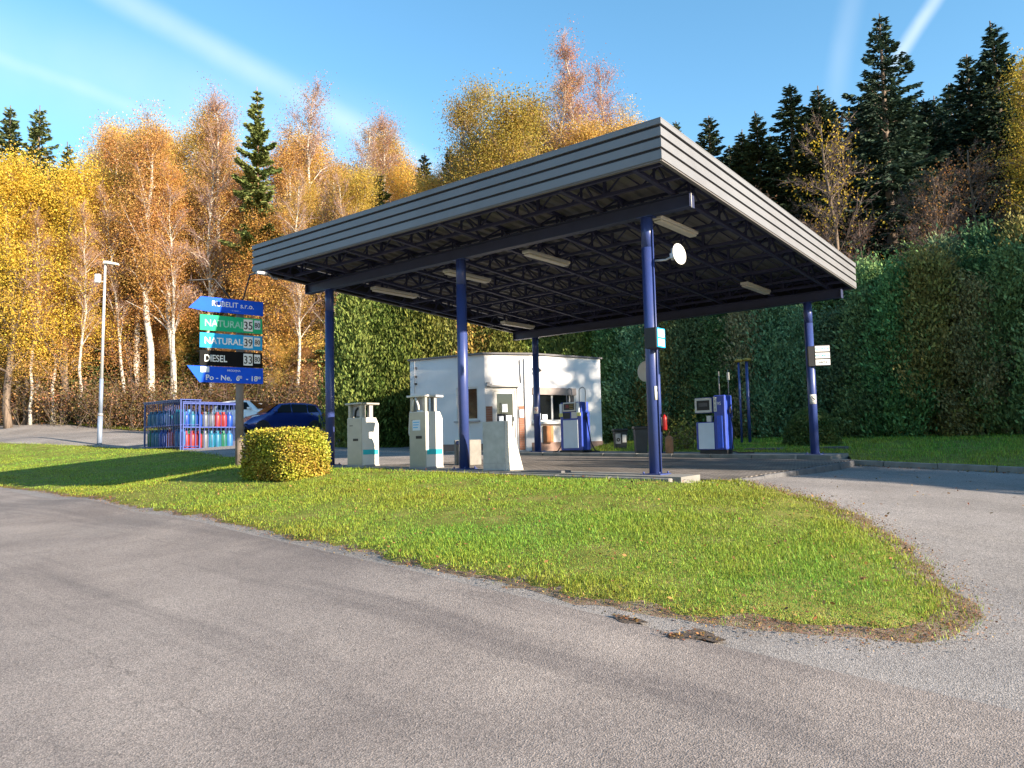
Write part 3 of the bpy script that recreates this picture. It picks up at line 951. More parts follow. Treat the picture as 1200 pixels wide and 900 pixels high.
# ------------------------------------------------------------------ kiosk
def build_kiosk():
    P = [Vector(p) for p in ((-3.52, 26.55), (-.89, 25.0), (.61, 25.42), (3.15, 27.3))]
    zt = 4.47
    c = Vector((.0, 27.0))
    gb = min(g1(p.x, p.y) for p in P) - .15
    root = empty('kiosk', (-.15, 25.04, 1.2), 0, 'small white rendered kiosk with chamfered entrance behind the canopy', 'kiosk')
    inv = Matrix.Translation(root.location).inverted()
    back = [P[0] + Vector((2.6, 4.2)), ]
    Q = [P[0], P[1], P[2], P[3], P[3] + Vector((-1.7, 2.6)), P[0] + Vector((1.6, 2.9))]

    def frame(a, b):
        d = (b - a); L = d.length; d.normalize(); n = Vector((d.y, -d.x))    # outward normal (towards the camera for left-to-right runs)
        M = Matrix(((d.x, -n.x, 0, a.x), (d.y, -n.y, 0, a.y), (0, 0, 1, 0), (0, 0, 0, 1)))
        return inv @ M, L                                                      # local: x along the wall, y inward, z up

    def s_at(a, b, px):                                                        # distance along a wall seen at a pixel column
        k = (px - 600) / FPX
        d = (b - a); L = d.length; d.normalize()
        # camera rays have x/y close to k near the horizon; account for roll with the wall's mid height
        return (k * a.y - a.x) / (d.x - k * d.y)

    def wall(a, b, z0, z1, holes, th=.25, name='wall', m=M_WHITE):
        M, L = frame(a, b); mb = MB()
        xs = sorted({0, L} | {h[0] for h in holes} | {h[1] for h in holes})
        for x0, x1 in zip(xs, xs[1:]):
            zz = [(z0, z1)]
            for h in holes:
                if h[0] <= x0 + 1e-6 and h[1] >= x1 - 1e-6: zz = [(z0, h[2]), (h[3], z1)]
            for a0, a1 in zz:
                if a1 - a0 > .01: mb.box(x0, x1, 0, th, a0, a1, M)
        o = mb.build(name, m, root)
        return o, M, L

    zp = 1.55                                                                   # top of the brown plinth
    # left wall with window
    A, B = P[0], P[1]
    s0, s1 = s_at(A, B, 534.5), s_at(A, B, 560)
    hl = (s0, s1, 2.30, 3.40)
    w, M, L = wall(A, B, zp - .02, zt - .14, [hl])
    win = MB().box(s0, s1, .02, .08, 2.30, 2.36, M).box(s0, s1, .02, .08, 3.34, 3.40, M).box(s0, s0 + .06, .02, .08, 2.36, 3.34, M).box(s1 - .06, s1, .02, .08, 2.36, 3.34, M).build('window', M_WPAINT, root)
    MB().box(s0 + .06, s1 - .06, .045, .055, 2.36, 3.34, M).build('pane', M_GLASS, win)
    MB().box(s0 - .06, s1 + .06, -.10, .01, 2.24, 2.29, M).build('sill', M_GREY, win)
    MB().box(-.02, L + .0, -.03, .2, gb, zp - .021, M).build('plinth', M_PLINTH, root)
    # insulators down the left corner
    for z in (4.15, 3.85, 3.6):
        mb = MB(); mb.box(.22, .30, -.07, -.002, z, z + .06, M); mb.build('insulator', M_BLACK, root)
    mb = MB(); mb.tube([M @ Vector((.26, -.075, 4.4)), M @ Vector((.26, -.08, 3.3))], .012, 6); mb.build('cable', M_GREY, root)
    # chamfered entrance wall
    A, B = P[1], P[2]
    d0, d1 = s_at(A, B, 577), s_at(A, B, 606)
    zd = 3.36
    w, M, L = wall(A, B, gb, zt - .14, [(d0, d1, gb - .01, zd)])
    fw = .075
    door = MB().box(d0, d0 + fw, .03, .11, gb, zd, M).box(d1 - fw, d1, .03, .11, gb, zd, M).box(d0 + fw, d1 - fw, .03, .11, zd - .12, zd, M).build('door', M_WPAINT, root)
    mb = MB(); x0, x1 = d0 + fw + .004, d1 - fw - .004
    zl = 1.27
    mb.box(x0, x0 + .07, .05, .10, zl, zd - .124, M); mb.box(x1 - .07, x1, .05, .10, zl, zd - .124, M)
    mb.box(x0 + .07, x1 - .07, .05, .10, zd - .21, zd - .124, M); mb.box(x0 + .07, x1 - .07, .05, .10, zl, zl + .12, M)
    mb.build('door_leaf', M_WPAINT, door)
    MB().box(x0 + .07, x1 - .07, .07, .08, zl + .12, zd - .21, M).build('pane', M_GLASS, door)
    MB().box(x1 - .055, x1 - .03, .0, .05, 2.25, 2.40, M).build('handle', M_GREY, door)
    for (qx, qz, ww, hh) in ((.20, 2.55, .18, .26), (.07, 2.18, .16, .24), (.34, 2.16, .20, .28), (.22, 2.02, .17, .16)):
        MB().box(x0 + .07 + qx * .9, x0 + .07 + qx * .9 + ww, .0665, .0695, qz, qz + hh, M).build('notice', M_PANEL, door)
    MB().box(d0 - .1, d1 + .08, -.09, -.001, zd + .01, zd + .07, M).build('door_hood', M_GREY, root)
    # brick panels either side, tile by tile
    def bricks(x0, x1, z0, z1, y=-.002):
        bk = MB().box(x0, x1, y - .012, y, z0, z1, M).build('brick_panel', M_BRICKJ, root)
        r = random.Random(3); rows = int((z1 - z0) / .075); cols = max(1, round((x1 - x0) / .24))
        bw = (x1 - x0) / cols
        for i in range(rows):
            for j in range(cols):
                zb = z0 + i * (z1 - z0) / rows
                MB().box(x0 + j * bw + .006, x0 + (j + 1) * bw - .006, y - .022 - r.random() * .003, y - .0125, zb + .006, zb + (z1 - z0) / rows - .006, M).build('brick', M_BRICK, bk)
    bricks(.02, d0 - .02, 1.30, 2.74)
    bricks(d1 + .03, L - .24, 1.30, 2.74)
    MB().box(d1 + .05, L - .26, -.05, -.028, 2.36, 2.62, M).build('notice', M_PANEL, root)
    MB().box(L - .21, L - .02, -.06, -.001, gb, zt - .16, M).build('pilaster', M_WHITE, root)
    mb = MB(); mb.tube([M @ Vector((d1 + .1, -.03, zt - .2)), M @ Vector((d1 + .12, -.03, 3.72)), M @ Vector((d1 + .13, -.03, 3.5))], .018, 6); mb.build('cable', M_GREY, root)
    MB().box(.04, .13, -.15, -.002, 3.40, 3.52, M).box(.13, .21, -.13, -.05, 3.38, 3.47, M).build('wall_lamp', M_GREY, root)
    # right wall with service window
    A, B = P[2], P[3]
    s0, s1 = s_at(A, B, 621.5), s_at(A, B, 674)
    s0 = max(s0, .05)
    hr = (s0, s1, 2.22, 3.36)
    w, M, L = wall(A, B, zp - .02, zt - .14, [hr])
    MB().box(-.02, L + .02, -.03, .2, gb, zp - .021, M).build('plinth', M_PLINTH, root)
    MB().box(s0, s1, -.05, .12, 3.12, 3.36, M).build('shutter_box', mat('shutter_grey', (0.23, 0.20, 0.19), .6), root)
    fr = MB(); zl, zh = 2.22, 3.118
    fr.box(s0, s1, .02, .09, zl, zl + .06, M)
    mids = [s0 + .0, s0 + (s1 - s0) * .44, s0 + (s1 - s0) * .86, s1 - .05]
    for i, q in enumerate(mids): fr.box(q, q + (.07 if i == 1 else .05), .02, .09, zl + .06, zh, M)
    win = fr.build('window', M_WPAINT, root)
    for q0, q1 in zip(mids, mids[1:]):
        MB().box(q0 + .06, q1 - .002, .05, .06, zl + .062, zh, M).build('pane', M_GLASS, win)
    MB().box(s0 - .05, s1 + .05, -.16, .01, 2.14, 2.215, M).build('counter', M_WPAINT, win)
    for q0, ww, hh in ((s0 + .25, .14, .2), (s0 + .45, .22, .16)):
        MB().box(q0, q0 + ww, .042, .0485, 2.30, 2.30 + hh, M).build('notice', M_PANEL, win)
    # wooden double cabinet under the counter
    q = s_at(A, B, 635); q2 = s_at(A, B, 643.5)
    cab = MB().box(q, q2, -.16, -.002, 1.52, 2.08, M).build('cabinet', M_BARKB, root)
    for a0, a1 in ((q + .01, (q + q2) / 2 - .006), ((q + q2) / 2 + .006, q2 - .01)):
        dr = MB().box(a0, a1, -.185, -.162, 1.54, 2.06, M).build('cabinet_door', M_WOODO, cab)
    mb = MB(); mb.tube([M @ Vector((.12, -.002, 4.0)), M @ Vector((.12, -.16, 4.02)), M @ Vector((.2, -.2, 3.98))], .02, 6); mb.tube([M @ Vector((.2, -.2, 3.98)), M @ Vector((.22, -.26, 3.88))], [.03, .07], 8); mb.build('wall_lamp', M_BLACK, root)
    # hidden back walls, floor and roof
    for a, b in ((Q[3], Q[4]), (Q[4], Q[5]), (Q[5], Q[0])): wall(a, b, gb, zt - .14, [], .2)
    def poly(z0, z1, grow, name, m):
        pts = [p + (p - c).normalized() * grow for p in Q]
        n = len(pts)
        vs = [inv @ Vector((p.x, p.y, z0)) for p in pts] + [inv @ Vector((p.x, p.y, z1)) for p in pts]
        MB().add(vs, [tuple(range(n)), tuple(range(n, 2 * n))] + [(i, (i + 1) % n, (i + 1) % n + n, i + n) for i in range(n)]).build(name, m, root)
    poly(zt - .138, zt - .03, -.004, 'wall_top', M_WHITE)
    poly(zt - .028, zt + .03, .09, 'roof', mat('roof_edge', (0.10, 0.10, 0.11), .6))
    poly(gb - .1, 1.26, -.3, 'floor', M_SLAB)


build_kiosk()


# ------------------------------------------------------------------ pumps

def old_pump(lx, ly, w, d, hb, ht, label, sticker, nozzle):
    """low metal dispenser with an open head: local x = right, y = back"""
    z = plane_z(lx, ly)
    r = local_empty('dispenser', lx, ly, z, label, 'dispenser', 'low metal dispensers on the front island')
    # body: front metal face with a lighter side, sloped shoulder at the back
    prof = [(-d / 2, .0), (d / 2, .0), (d / 2, hb - .13), (d / 2 - .07, hb), (-d / 2, hb)]
    M = Matrix.Rotation(math.pi / 2, 4, 'Z')
    mb = MB()
    vs0 = [(-w / 2, y, zz) for y, zz in prof]; vs1 = [(w / 2, y, zz) for y, zz in prof]
    n = len(prof)
    mb.add(vs0 + vs1, [tuple(range(n)), tuple(range(2 * n - 1, n - 1, -1))] + [(i, i + n, (i + 1) % n + n, (i + 1) % n) for i in range(n)])
    mb.build('body', M_PUMPS, r)
    MB().box(-w / 2 - .002, w / 2 + .002, -d / 2 - .014, -d / 2 - .001, .03, hb - .01, None, .004).build('front_panel', M_PUMPW, r)
    MB().box(-w / 2 - .012, w / 2 + .012, -d / 2 - .02, d / 2 + .012, -.02, .028).build('base', M_GREY, r)
    # head: posts and cap
    for px in (-w / 2 + .04, w / 2 - .06):
        MB().box(px - .035, px + .035, -d / 2 + .01, -d / 2 + .12, hb + .002, ht - .042, None, .004).build('post', M_PUMPW, r)
    MB().box(w / 2 - .10, w / 2 - .03, d / 2 - .22, d / 2 - .12, hb + .002, ht - .042, None, .004).build('post', M_GREY, r)
    MB().box(-w / 2 - .05, w / 2 + .02, -d / 2 - .04, d / 2 + .02, ht - .04, ht, None, .008).build('cap', M_WPAINT if nozzle else M_PUMPW, r)
    MB().box(-w / 2 + .09, w / 2 - .10, -d / 2 + .06, -d / 2 + .09, hb + .03, ht - .05).build('back_plate', M_GREY, r)
    # slot, maker's plate, sticker
    MB().box(-.04, .12, -d / 2 - .019, -d / 2 - .0145, hb * .52, hb * .57).build('slot', M_BLACK, r)
    MB().box(-.15, -.05, -d / 2 - .017, -d / 2 - .0145, hb - .17, hb - .155).build('name_plate', M_BLACK, r)
    MB().box(w / 2 + .0008, w / 2 + .003, -d / 2 + .02, d / 2 - .015, hb * .24, hb * .24 + .10).build('sticker', M_TEAL, r)
    if sticker:
        MB().box(-.13, .08, -d / 2 - .0175, -d / 2 - .0145, hb - .36, hb - .16).build('notice', M_PANEL, r)
        for k in range(3): MB().box(-.11, .06 - .02 * k, -d / 2 - .0195, -d / 2 - .0178, hb - .21 - k * .05, hb - .195 - k * .05).build('print_line', M_SIGNC, r)
    if nozzle:
        mb = MB(); h = [(-w / 2 - .0, 0, hb + .16), (-w / 2 - .10, -.02, hb + .18), (-w / 2 - .20, -.02, hb - .02), (-w / 2 - .24, -.01, hb - .4), (-w / 2 - .17, 0, hb - .62), (-w / 2 - .10, 0.05, hb - .3), (-w / 2 - .05, .05, hb - .2)]
        mb.tube(h, .022, 8); mb.build('hose', M_WPAINT, r)
        mb = MB(); mb.tube([(-.12, -d / 2 - .02, hb + .02), (-.08, -d / 2 - .03, hb + .2), (-.02, -d / 2 - .03, hb + .26), (.04, -d / 2 - .02, hb + .12), (.05, -d / 2 - .02, hb + .03)], .02, 8); mb.build('nozzle', M_WPAINT, r)
    else:
        mb = MB(); mb.tube([(-.05, -d / 2 + .05, hb + .01), (-.03, -d / 2 + .05, hb + .15), (.04, -d / 2 + .05, hb + .2)], .022, 8); mb.build('nozzle', M_BLACK, r)
    return r


def front_row(px):                                       # local x on the front column line seen at pixel column px
    k = (px - 600) / FPX; k -= 0.0227 * 0.03
    # cw(lx,0): x = CO.x + CX.x*lx ; y = CO.y + CX.y*lx
    return (k * CO.y - CO.x) / (CX.x - k * CX.y)


old_pump(front_row(426) - .02, .0, .46, .44, 1.0, 1.31, 'low metal dispenser nearest the left column, with dark slot and teal band', False, False)
old_pump(front_row(500) - .02, .0, .44, .45, 1.08, 1.40, 'low metal dispenser with light hose and blue notice, between two columns', True, True)


def wedge_block():
    lx = front_row(588)
    r = local_empty('pillar_block', lx, -.02, plane_z(lx, 0), 'grey sheet metal block with sloping white speckled side on front island', 'cabinet')
    w, d, h = .50, .42, .86
    mb = MB()
    vs = [(-w / 2, -d / 2, 0), (w / 2, -d / 2, 0), (w / 2 + .06, d / 2, 0), (-w / 2, d / 2, 0), (-w / 2, -d / 2, h), (w / 2, -d / 2, h), (w / 2 - .02, -d / 2 + .2, h), (-w / 2, -d / 2 + .2, h)]
    mb.add(vs, [(3, 2, 1, 0), (4, 5, 6, 7), (0, 1, 5, 4), (1, 2, 6, 5), (2, 3, 7, 6), (3, 0, 4, 7)])
    mb.build('body', mat('speckled_white', (.50, .48, .43), .8, var=.3, scale=60, bump=.3), r)
    MB().box(-w / 2 - .003, w / 2 - .0, -d / 2 - .014, -d / 2 - .001, .0, h - .004, None, .003).build('front_panel', mat('dull_zinc', (.42, .42, .42), .5, .2, var=.14, scale=5, dirt=(.2, .2, .2), dirt_amt=.6), r)
    MB().box(-w / 2 - .003, w / 2, -d / 2 - .019, -d / 2 - .0145, .12, .128).build('seam', M_GREY, r)


wedge_block()


def nozzle_mesh(x, y, z, s=1):
    mb = MB()
    mb.tube([(x, y, z - .16), (x + .01 * s, y - .03, z - .02), (x, y - .05, z + .06), (x, y + .02, z + .12)], [.018, .024, .022, .012], 8)
    mb.box(x - .012, x + .012, y - .10, y - .05, z - .08, z + .02)
    return mb


def blue_pump():
    lx = -6.50; ly = 7.35
    z = plane_z(lx, ly)
    r = local_empty('fuel_pump', lx, ly, z, 'blue fuel pump with light blue panel and two hose loops before the kiosk', 'fuel pump', 'blue fuel pumps on the back island')
    w, d, h = .72, .42, 1.38
    MB().box(-w / 2, w / 2, -d / 2, d / 2, .06, h - .25, None, .015).build('body', M_PUMPB, r)
    MB().box(-w / 2 - .02, w / 2 + .02, -d / 2 - .02, d / 2 + .02, -.02, .058).build('base', M_BLACK, r)
    MB().box(-.26, .24, -d / 2 - .014, -d / 2 - .001, .12, .90, None, .006).build('panel', M_PANEL, r)
    # head with display
    MB().box(-w / 2 + .0, w / 2 - .02, -d / 2 + .03, d / 2 - .03, h - .248, h + .02, None, .01).build('head', M_PUMPB, r)
    dp = MB().box(-.25, .17, -d / 2 - .02, -d / 2 + .028, h - .24, h + .015, None, .012).build('display', M_WPAINT, r)
    MB().box(-.215, .135, -d / 2 - .024, -d / 2 - .0205, h - .20, h - .02).build('screen', M_BLACK, dp)
    text('35', .12, M_RED, dp, (-.16, -d / 2 - .0245, h - .14), (math.pi / 2, 0, 0), depth=.001)
    for k in range(3): MB().box(-.02, .10, -d / 2 - .0262, -d / 2 - .0245, h - .17 + k * .05, h - .15 + k * .05).build('print_line', M_YEL, dp)
    MB().box(-w / 2 - .012, -w / 2 + .08, -d / 2 - .012, -d / 2 + .028, h - .34, h - .02, None, .006).build('side_plate', M_PANEL, r)
    MB().box(w / 2 - .16, w / 2 - .07, -d / 2 - .012, -d / 2 + .028, h - .30, h, None, .006).build('side_plate', M_PANEL, r)
    # middle recess
    MB().box(-.25, -.02, -d / 2 - .008, -d / 2 - .001, .94, 1.11).build('recess', M_BLACK, r)
    MB().box(.03, .22, -d / 2 - .01, -d / 2 - .001, .95, 1.12).build('keypad', M_WPAINT, r)
    for x in (-w / 2 - .02, w / 2 - .14): MB().box(x, x + .13, -d / 2 - .03, -d / 2 - .0125, 1.0, 1.10, None, .01).build('grade_label', mat('pale_yellow', (.62, .62, .20), .5), r)
    # hose loops
    for x0, x1 in ((-.30, -.12), (w / 2 - .23, w / 2 - .02)):
        pts = [(x0, .05, h - .05)] + [(x0, .05, h + .28)] + [((x0 + x1) / 2 - (x1 - x0) / 2 * math.cos(a), .05, h + .34 + .09 * math.sin(a)) for a in (0.3, .9, 1.57, 2.24, 2.84)] + [(x1, .05, h + .28), (x1, .05, h - .2)]
        mb = MB(); mb.tube(pts, .014, 8); mb.build('hose_guide', M_GREY, r)
    # hanging hoses
    for s in (-1, 1):
        x = s * (w / 2 + .05)
        nozzle_mesh(x, 0.0, .98, s).build('nozzle', M_BLACK, r)
        pts = [(x, 0, .82), (x + s * .03, -.02, .5), (x + s * .06, -.05, .18), (x + s * .16, -.08, .04), (x + s * .34, -.03, .022), (x + s * .45, .10, .022)]
        if s > 0: pts = [(x, 0, .82), (x + .05, 0, .55), (x + .12, -.02, .25), (x + .26, -.05, .05), (x + .42, -.06, .022), (x + .2, -.1, .022), (x - .02, -.12, .03)]
        mb = MB(); mb.tube(pts, .016, 8); mb.build('hose', M_RUB, r)
    return r


blue_pump()


def tall_pump():
    lx = -2.30; ly = 7.30
    z = plane_z(lx, ly)
    r = local_empty('fuel_pump', lx, ly, z, 'blue and white fuel pump with open gap under its display, before dark hedge', 'fuel pump', 'blue fuel pumps on the back island')
    MB().box(-.42, .06, -.20, .20, .10, .78, None, .012).build('body', M_PUMPB, r)
    MB().box(-.36, .05, -.214, -.201, .12, .76, None, .006).build('panel', M_PANEL, r)
    MB().box(-.36, .34, -.16, .16, -.02, .098).build('base', M_BLACK, r)
    MB().box(.065, .36, -.22, .20, .10, 1.42, None, .02).build('tower', M_PUMPB, r)
    MB().box(.14, .28, -.235, -.221, .14, .92, None, .006).build('tower_strip', mat('bright_blue', (.02, .09, .62), .3), r)
    dp = MB().box(-.45, .02, -.18, .16, 1.0, 1.38, None, .015).build('display', M_PUMPB, r)
    MB().box(-.44, .01, -.20, -.181, 1.01, 1.37, None, .012).build('display_frame', M_WPAINT, r)
    MB().box(-.38, -.05, -.206, -.2005, 1.07, 1.31).build('screen', M_BLACK, dp)
    MB().box(-.33, -.10, -.2085, -.2065, 1.16, 1.25).build('readout', M_SLAB, dp)
    MB().box(.07, .15, -.234, -.221, 1.02, 1.37, None, .005).build('price_plate', M_WPAINT, r)
    for k in range(3): text('3', .07, M_LETB, r, (.09, -.2355, 1.05 + .1 * k), (math.pi / 2, 0, 0), depth=.001)
    MB().box(-.14, -.02, -.19, -.10, .782, .93, Matrix.Translation((0, 0, 0))).build('receipt_box', M_WPAINT, r)
    MB().box(-.02, .064, .02, .16, .782, .999).build('neck', M_PUMPB, r)
    mb = MB(); mb.tube([(.09, .1, 1.4), (.09, .1, 2.02)], .014, 8); mb.build('hose_guide', M_GREY, r)
    mb = MB(); mb.tube([(.33, .1, 1.4), (.33, .1, 2.05)], [.014, .012], 8); mb.build('hose_guide', M_GREY, r)
    MB().box(.31, .35, .07, .13, 1.80, 1.98).build('guide_spring', M_WPAINT, r)
    nozzle_mesh(.42, -.02, 1.06, 1).build('nozzle', M_BLACK, r)
    mb = MB(); mb.tube([(.42, -.02, .9), (.47, -.04, .6), (.44, -.03, .25), (.42, -.06, .06), (.62, -.1, .022), (.95, -.02, .022), (.80, .1, .022)], .015, 8); mb.build('hose', M_RUB, r)
    text('95', .11, M_LETW, r, (.155, -.2205, 1.18), (math.pi / 2, 0, 0), depth=.001)
    return r


tall_pump()


# ------------------------------------------------------------------ things on and by the columns
def dish(anchor, arm, face, r_, label, tilt=0.0, name='satellite_dish'):
    root = empty(name, anchor, 0, label, 'dish')
    a = Vector((0, 0, 0)); b = Vector(arm)
    mb = MB(); mb.tube([a, (b.x * .6, b.y * .6, 0), b], .018, 8); mb.build('arm', M_GALV, root)
    mb = MB(); mb.tube([b + Vector((0, 0, -.06)), b + Vector((0, 0, .12))], .022, 8); mb.build('mast', M_GALV, root)
    n = Vector(face).normalized()
    q = n.to_track_quat('Z', 'Y').to_matrix().to_4x4(); q.translation = b + n * .07
    prof = [(0.0, -.012), (.3 * r_, -.008), (.6 * r_, .012), (.85 * r_, .035), (r_, .055), (r_, .062), (.85 * r_, .043), (.6 * r_, .020), (.3 * r_, .0), (0.0, -.004)]
    mb = MB(); mb.lathe(prof, 32, q); mb.build('reflector', M_WPAINT, root)
    mb = MB(); mb.box(-.05, .05, -.04, .04, -.085, -.013, q); mb.build('mount', M_GALV, root)


x, y = cw(0, 0)
# white dish on the near right column
p1 = at(759, 305, 11.75); p2 = at(788, 297, 11.55)
dish((x + .095, y - .03, p1.z), (.27, -.06, .05), (.66, -.74, .08), .165, 'round white dish on arm near the top of near right column')
xm, ym = cw(-3.963, 7.468)
pd = at(749, 436, ym)
dish((xm - .096, ym - .02, pd.z - .02), (-.12, -.10, .02), (-.75, -.66, .0), .27, 'white satellite dish behind near right column, on back middle column')


def light_box():
    p = at(772, 398, 11.70)
    root = empty('sign_box', (p.x - .0, p.y, p.z - .15), CR, 'square dark sign box with blue and white face clamped to near right column', 'sign')
    w, d, h = .20, .26, .31
    MB().box(-w / 2, w / 2, -d / 2 - .13, d / 2 - .13, 0, h, None, .006).build('case', M_BLACK, root)
    f = MB().box(w / 2 + .001, w / 2 + .012, -d / 2 - .12, d / 2 - .14, .01, h - .01).build('face', M_SIGNC, root)
    for z0, z1 in ((.03, .135), (.165, .28)): MB().box(w / 2 + .0125, w / 2 + .016, -d / 2 - .10, d / 2 - .17, z0, z1).build('panel', M_LETW, f)
    text('STOP', .05, M_SIGNC, f, (w / 2 + .0165, -d / 2 - .085, .20), (math.pi / 2, 0, math.pi / 2), depth=.001)
    text('MOTOR', .04, M_SIGNC, f, (w / 2 + .0165, -d / 2 - .085, .065), (math.pi / 2, 0, math.pi / 2), depth=.001)


light_box()


def plate(px, py, lx, ly, w, h, label, body=None, m=M_WPAINT, name='notice_plate', cat='notice', ang=0.0):
    x, y = cw(lx, ly)
    z = at(px, py, y).z
    root = empty(name, (x, y, z - h / 2), ang, label, cat)
    n = 6; mb = MB(); R = .101; half = w / 2 / R
    vs = []
    for zz in (0, h):
        for i in range(n + 1):
            a = -math.pi / 2 - half + 2 * half * i / n
            vs.append((R * math.cos(a), R * math.sin(a), zz))
    for zz in (0, h):
        for i in range(n + 1):
            a = -math.pi / 2 - half + 2 * half * i / n
            vs.append(((R + .004) * math.cos(a), (R + .004) * math.sin(a), zz))
    k = n + 1; fs = []
    for i in range(n):
        fs += [(2 * k + i, 2 * k + i + 1, 3 * k + i + 1, 3 * k + i), (i, k + i, k + i + 1, i + 1), (k + i, 3 * k + i, 3 * k + i + 1, k + i + 1), (i, i + 1, 2 * k + i + 1, 2 * k + i)]
    fs += [(0, 2 * k, 3 * k, k), (k - 1, 2 * k - 1, 4 * k - 1, 3 * k - 1)]
    mb.add(vs, fs, True); mb.build('plate', m, root)
    return root, R


def no_smoking(root, R, w, h, red=False):
    y = -R - .0062
    ring = MB(); n = 20
    vs = [];
    c = (0, h * .62)
    for r in (w * .36, w * .29):
        for k in range(n):
            a = 2 * math.pi * k / n; vs.append((c[0] + r * math.cos(a), y, c[1] + r * math.sin(a)))
    ring.add(vs, [(k, (k + 1) % n, n + (k + 1) % n, n + k) for k in range(n)])
    ring.build('symbol_ring', M_RED if red else M_LETB, root, fix=False)
    MB().bar((-w * .24, y, c[1] + w * .24), (w * .24, y, c[1] - w * .24), .002, w * .08).build('symbol_bar', M_RED if red else M_LETB, root)
    MB().bar((-w * .2, y - .001, c[1] - .004), (w * .16, y - .001, c[1] - .004), .002, w * .09).build('symbol_mark', M_LETB, root)


r_, R_ = plate(767, 461, 0, 0, .075, .21, 'narrow white notice on the near right column at chest height', ang=RAD(25)); text('!', .06, M_LETB, r_, (-.008, -R_ - .006, .12), (math.pi / 2, 0, 0), depth=.001)
r_, R_ = plate(953.5, 468, 0, 7.468, .15, .22, 'white no smoking plate on back right column', ang=RAD(-10)); no_smoking(r_, R_, .15, .22)
r_, R_ = plate(626, 481, -7.925, 7.468, .14, .20, 'small no smoking plate on the column in front of the kiosk', ang=RAD(-20)); no_smoking(r_, R_, .14, .20, True)


def triple_sign():
    x, y = cw(0, 7.468)
    p = at(961, 417, y)
    root = empty('grade_sign', (x + .06, y - .06, p.z - .25), RAD(-8), 'three line white grade sign box beside the back right column', 'sign')
    MB().box(-.14, .0, -.10, .02, 0, .46, None, .005).build('bracket', M_BLACK, root)
    cs = MB().box(.0, .34, -.10, -.03, 0, .48, None, .005).build('case', M_BLACK, root)
    for k, (b, c) in enumerate((('NAFTA', M_LETB), ('NATURAL 95', M_TEAL), ('NATURAL 95', M_TEAL))):
        MB().box(.012, .328, -.108, -.1015, .02 + k * .155, .148 + k * .155).build('panel', M_LETW, cs)
        text(b, .062 if k else .07, c, cs, (.17, -.1095, .06 + k * .155), (math.pi / 2, 0, 0), 'CENTER', depth=.001, sx=.85)


triple_sign()


def extinguisher():
    x, y = cw(-3.963, 7.468)
    p = at(778, 498, y - .1)
    root = empty('fire_extinguisher', (p.x + .02, p.y, p.z - .14), 0, 'red fire extinguisher hanging on the back middle column', 'extinguisher')
    mb = MB(); mb.lathe([(.0, 0), (.06, .005), (.068, .03), (.068, .30), (.06, .35), (.035, .385), (.022, .40), (.022, .42)], 18); mb.build('bottle', M_RED, root)
    mb = MB(); mb.box(-.015, .015, -.06, .03, .42, .45); mb.tube([(0, -.06, .44), (0, -.09, .42)], .008, 6); mb.build('valve', M_BLACK, root)
    mb = MB(); mb.tube([(.02, -.03, .43), (.075, -.04, .40), (.08, -.045, .22), (.078, -.04, .12)], .009, 6); mb.build('hose', M_BLACK, root)
    mb = MB(); mb.box(-.09, -.069, -.02, .05, .12, .34); mb.build('bracket', M_GREY, root)


extinguisher()


def canister():
    p = G(782, 532)
    lx, ly = -3.55, 7.25
    x, y = cw(lx, ly)
    root = empty('gas_canister', (x, y, plane_z(lx, ly)), 0, 'rusty orange canister standing beneath the fire extinguisher', 'canister')
    mb = MB(); mb.lathe([(.10, 0), (.105, .02), (.105, .36), (.09, .41), (.05, .44), (.03, .45)], 20); mb.build('body', M_BARKB, root)
    mb = MB(); mb.tube([(0, 0, .45), (0, 0, .53), (.03, 0, .56)], .016, 8); mb.build('valve', M_BARKB, root)


canister()


def bin_(loc, w, h, label, lid=True, notes=False, rz=0.0):
    root = empty('waste_bin', loc, rz, label, 'bin')
    mb = MB(); a, b = w * .42, w * .5
    mb.add([(-a, -a, .0), (a, -a, .0), (a, a, .0), (-a, a, .0), (-b, -b, h * .88), (b, -b, h * .88), (b, b, h * .88), (-b, b, h * .88)],
           [(3, 2, 1, 0), (4, 5, 6, 7), (0, 1, 5, 4), (1, 2, 6, 5), (2, 3, 7, 6), (3, 0, 4, 7)])
    mb.build('body', mat('bin_dark', (.03, .035, .04), .6, var=.2), root)
    MB().box(-b - .03, b + .03, -b - .04, b + .02, h * .882, h, None, .02).build('lid', M_BLACK, root)
    if notes:
        MB().box(-b * .85, -b * .05, -b - .006, -b * .9, h * .30, h * .78).build('label_plate', M_GREY, root)
        MB().box(b * .2, b * .8, -b - .006, -b * .9, h * .36, h * .72).build('label_plate', M_WPAINT, root)
        text('o', .2, M_LETB, root, (-b * .7, -b - .008, h * .42), (math.pi / 2, 0, 0), depth=.001, bold=.01)


pb = at(727, 521, 24.0); bin_((pb.x, pb.y, g1(pb.x, pb.y) + .02), .40, .66, 'dark waste bin with white labels on lawn right of the kiosk', notes=True)
xb, yb = cw(-4.4, 7.30); bin_((xb, yb, plane_z(-4.4, 7.3)), .34, .70, 'dark waste bin mostly hidden behind the near right column')


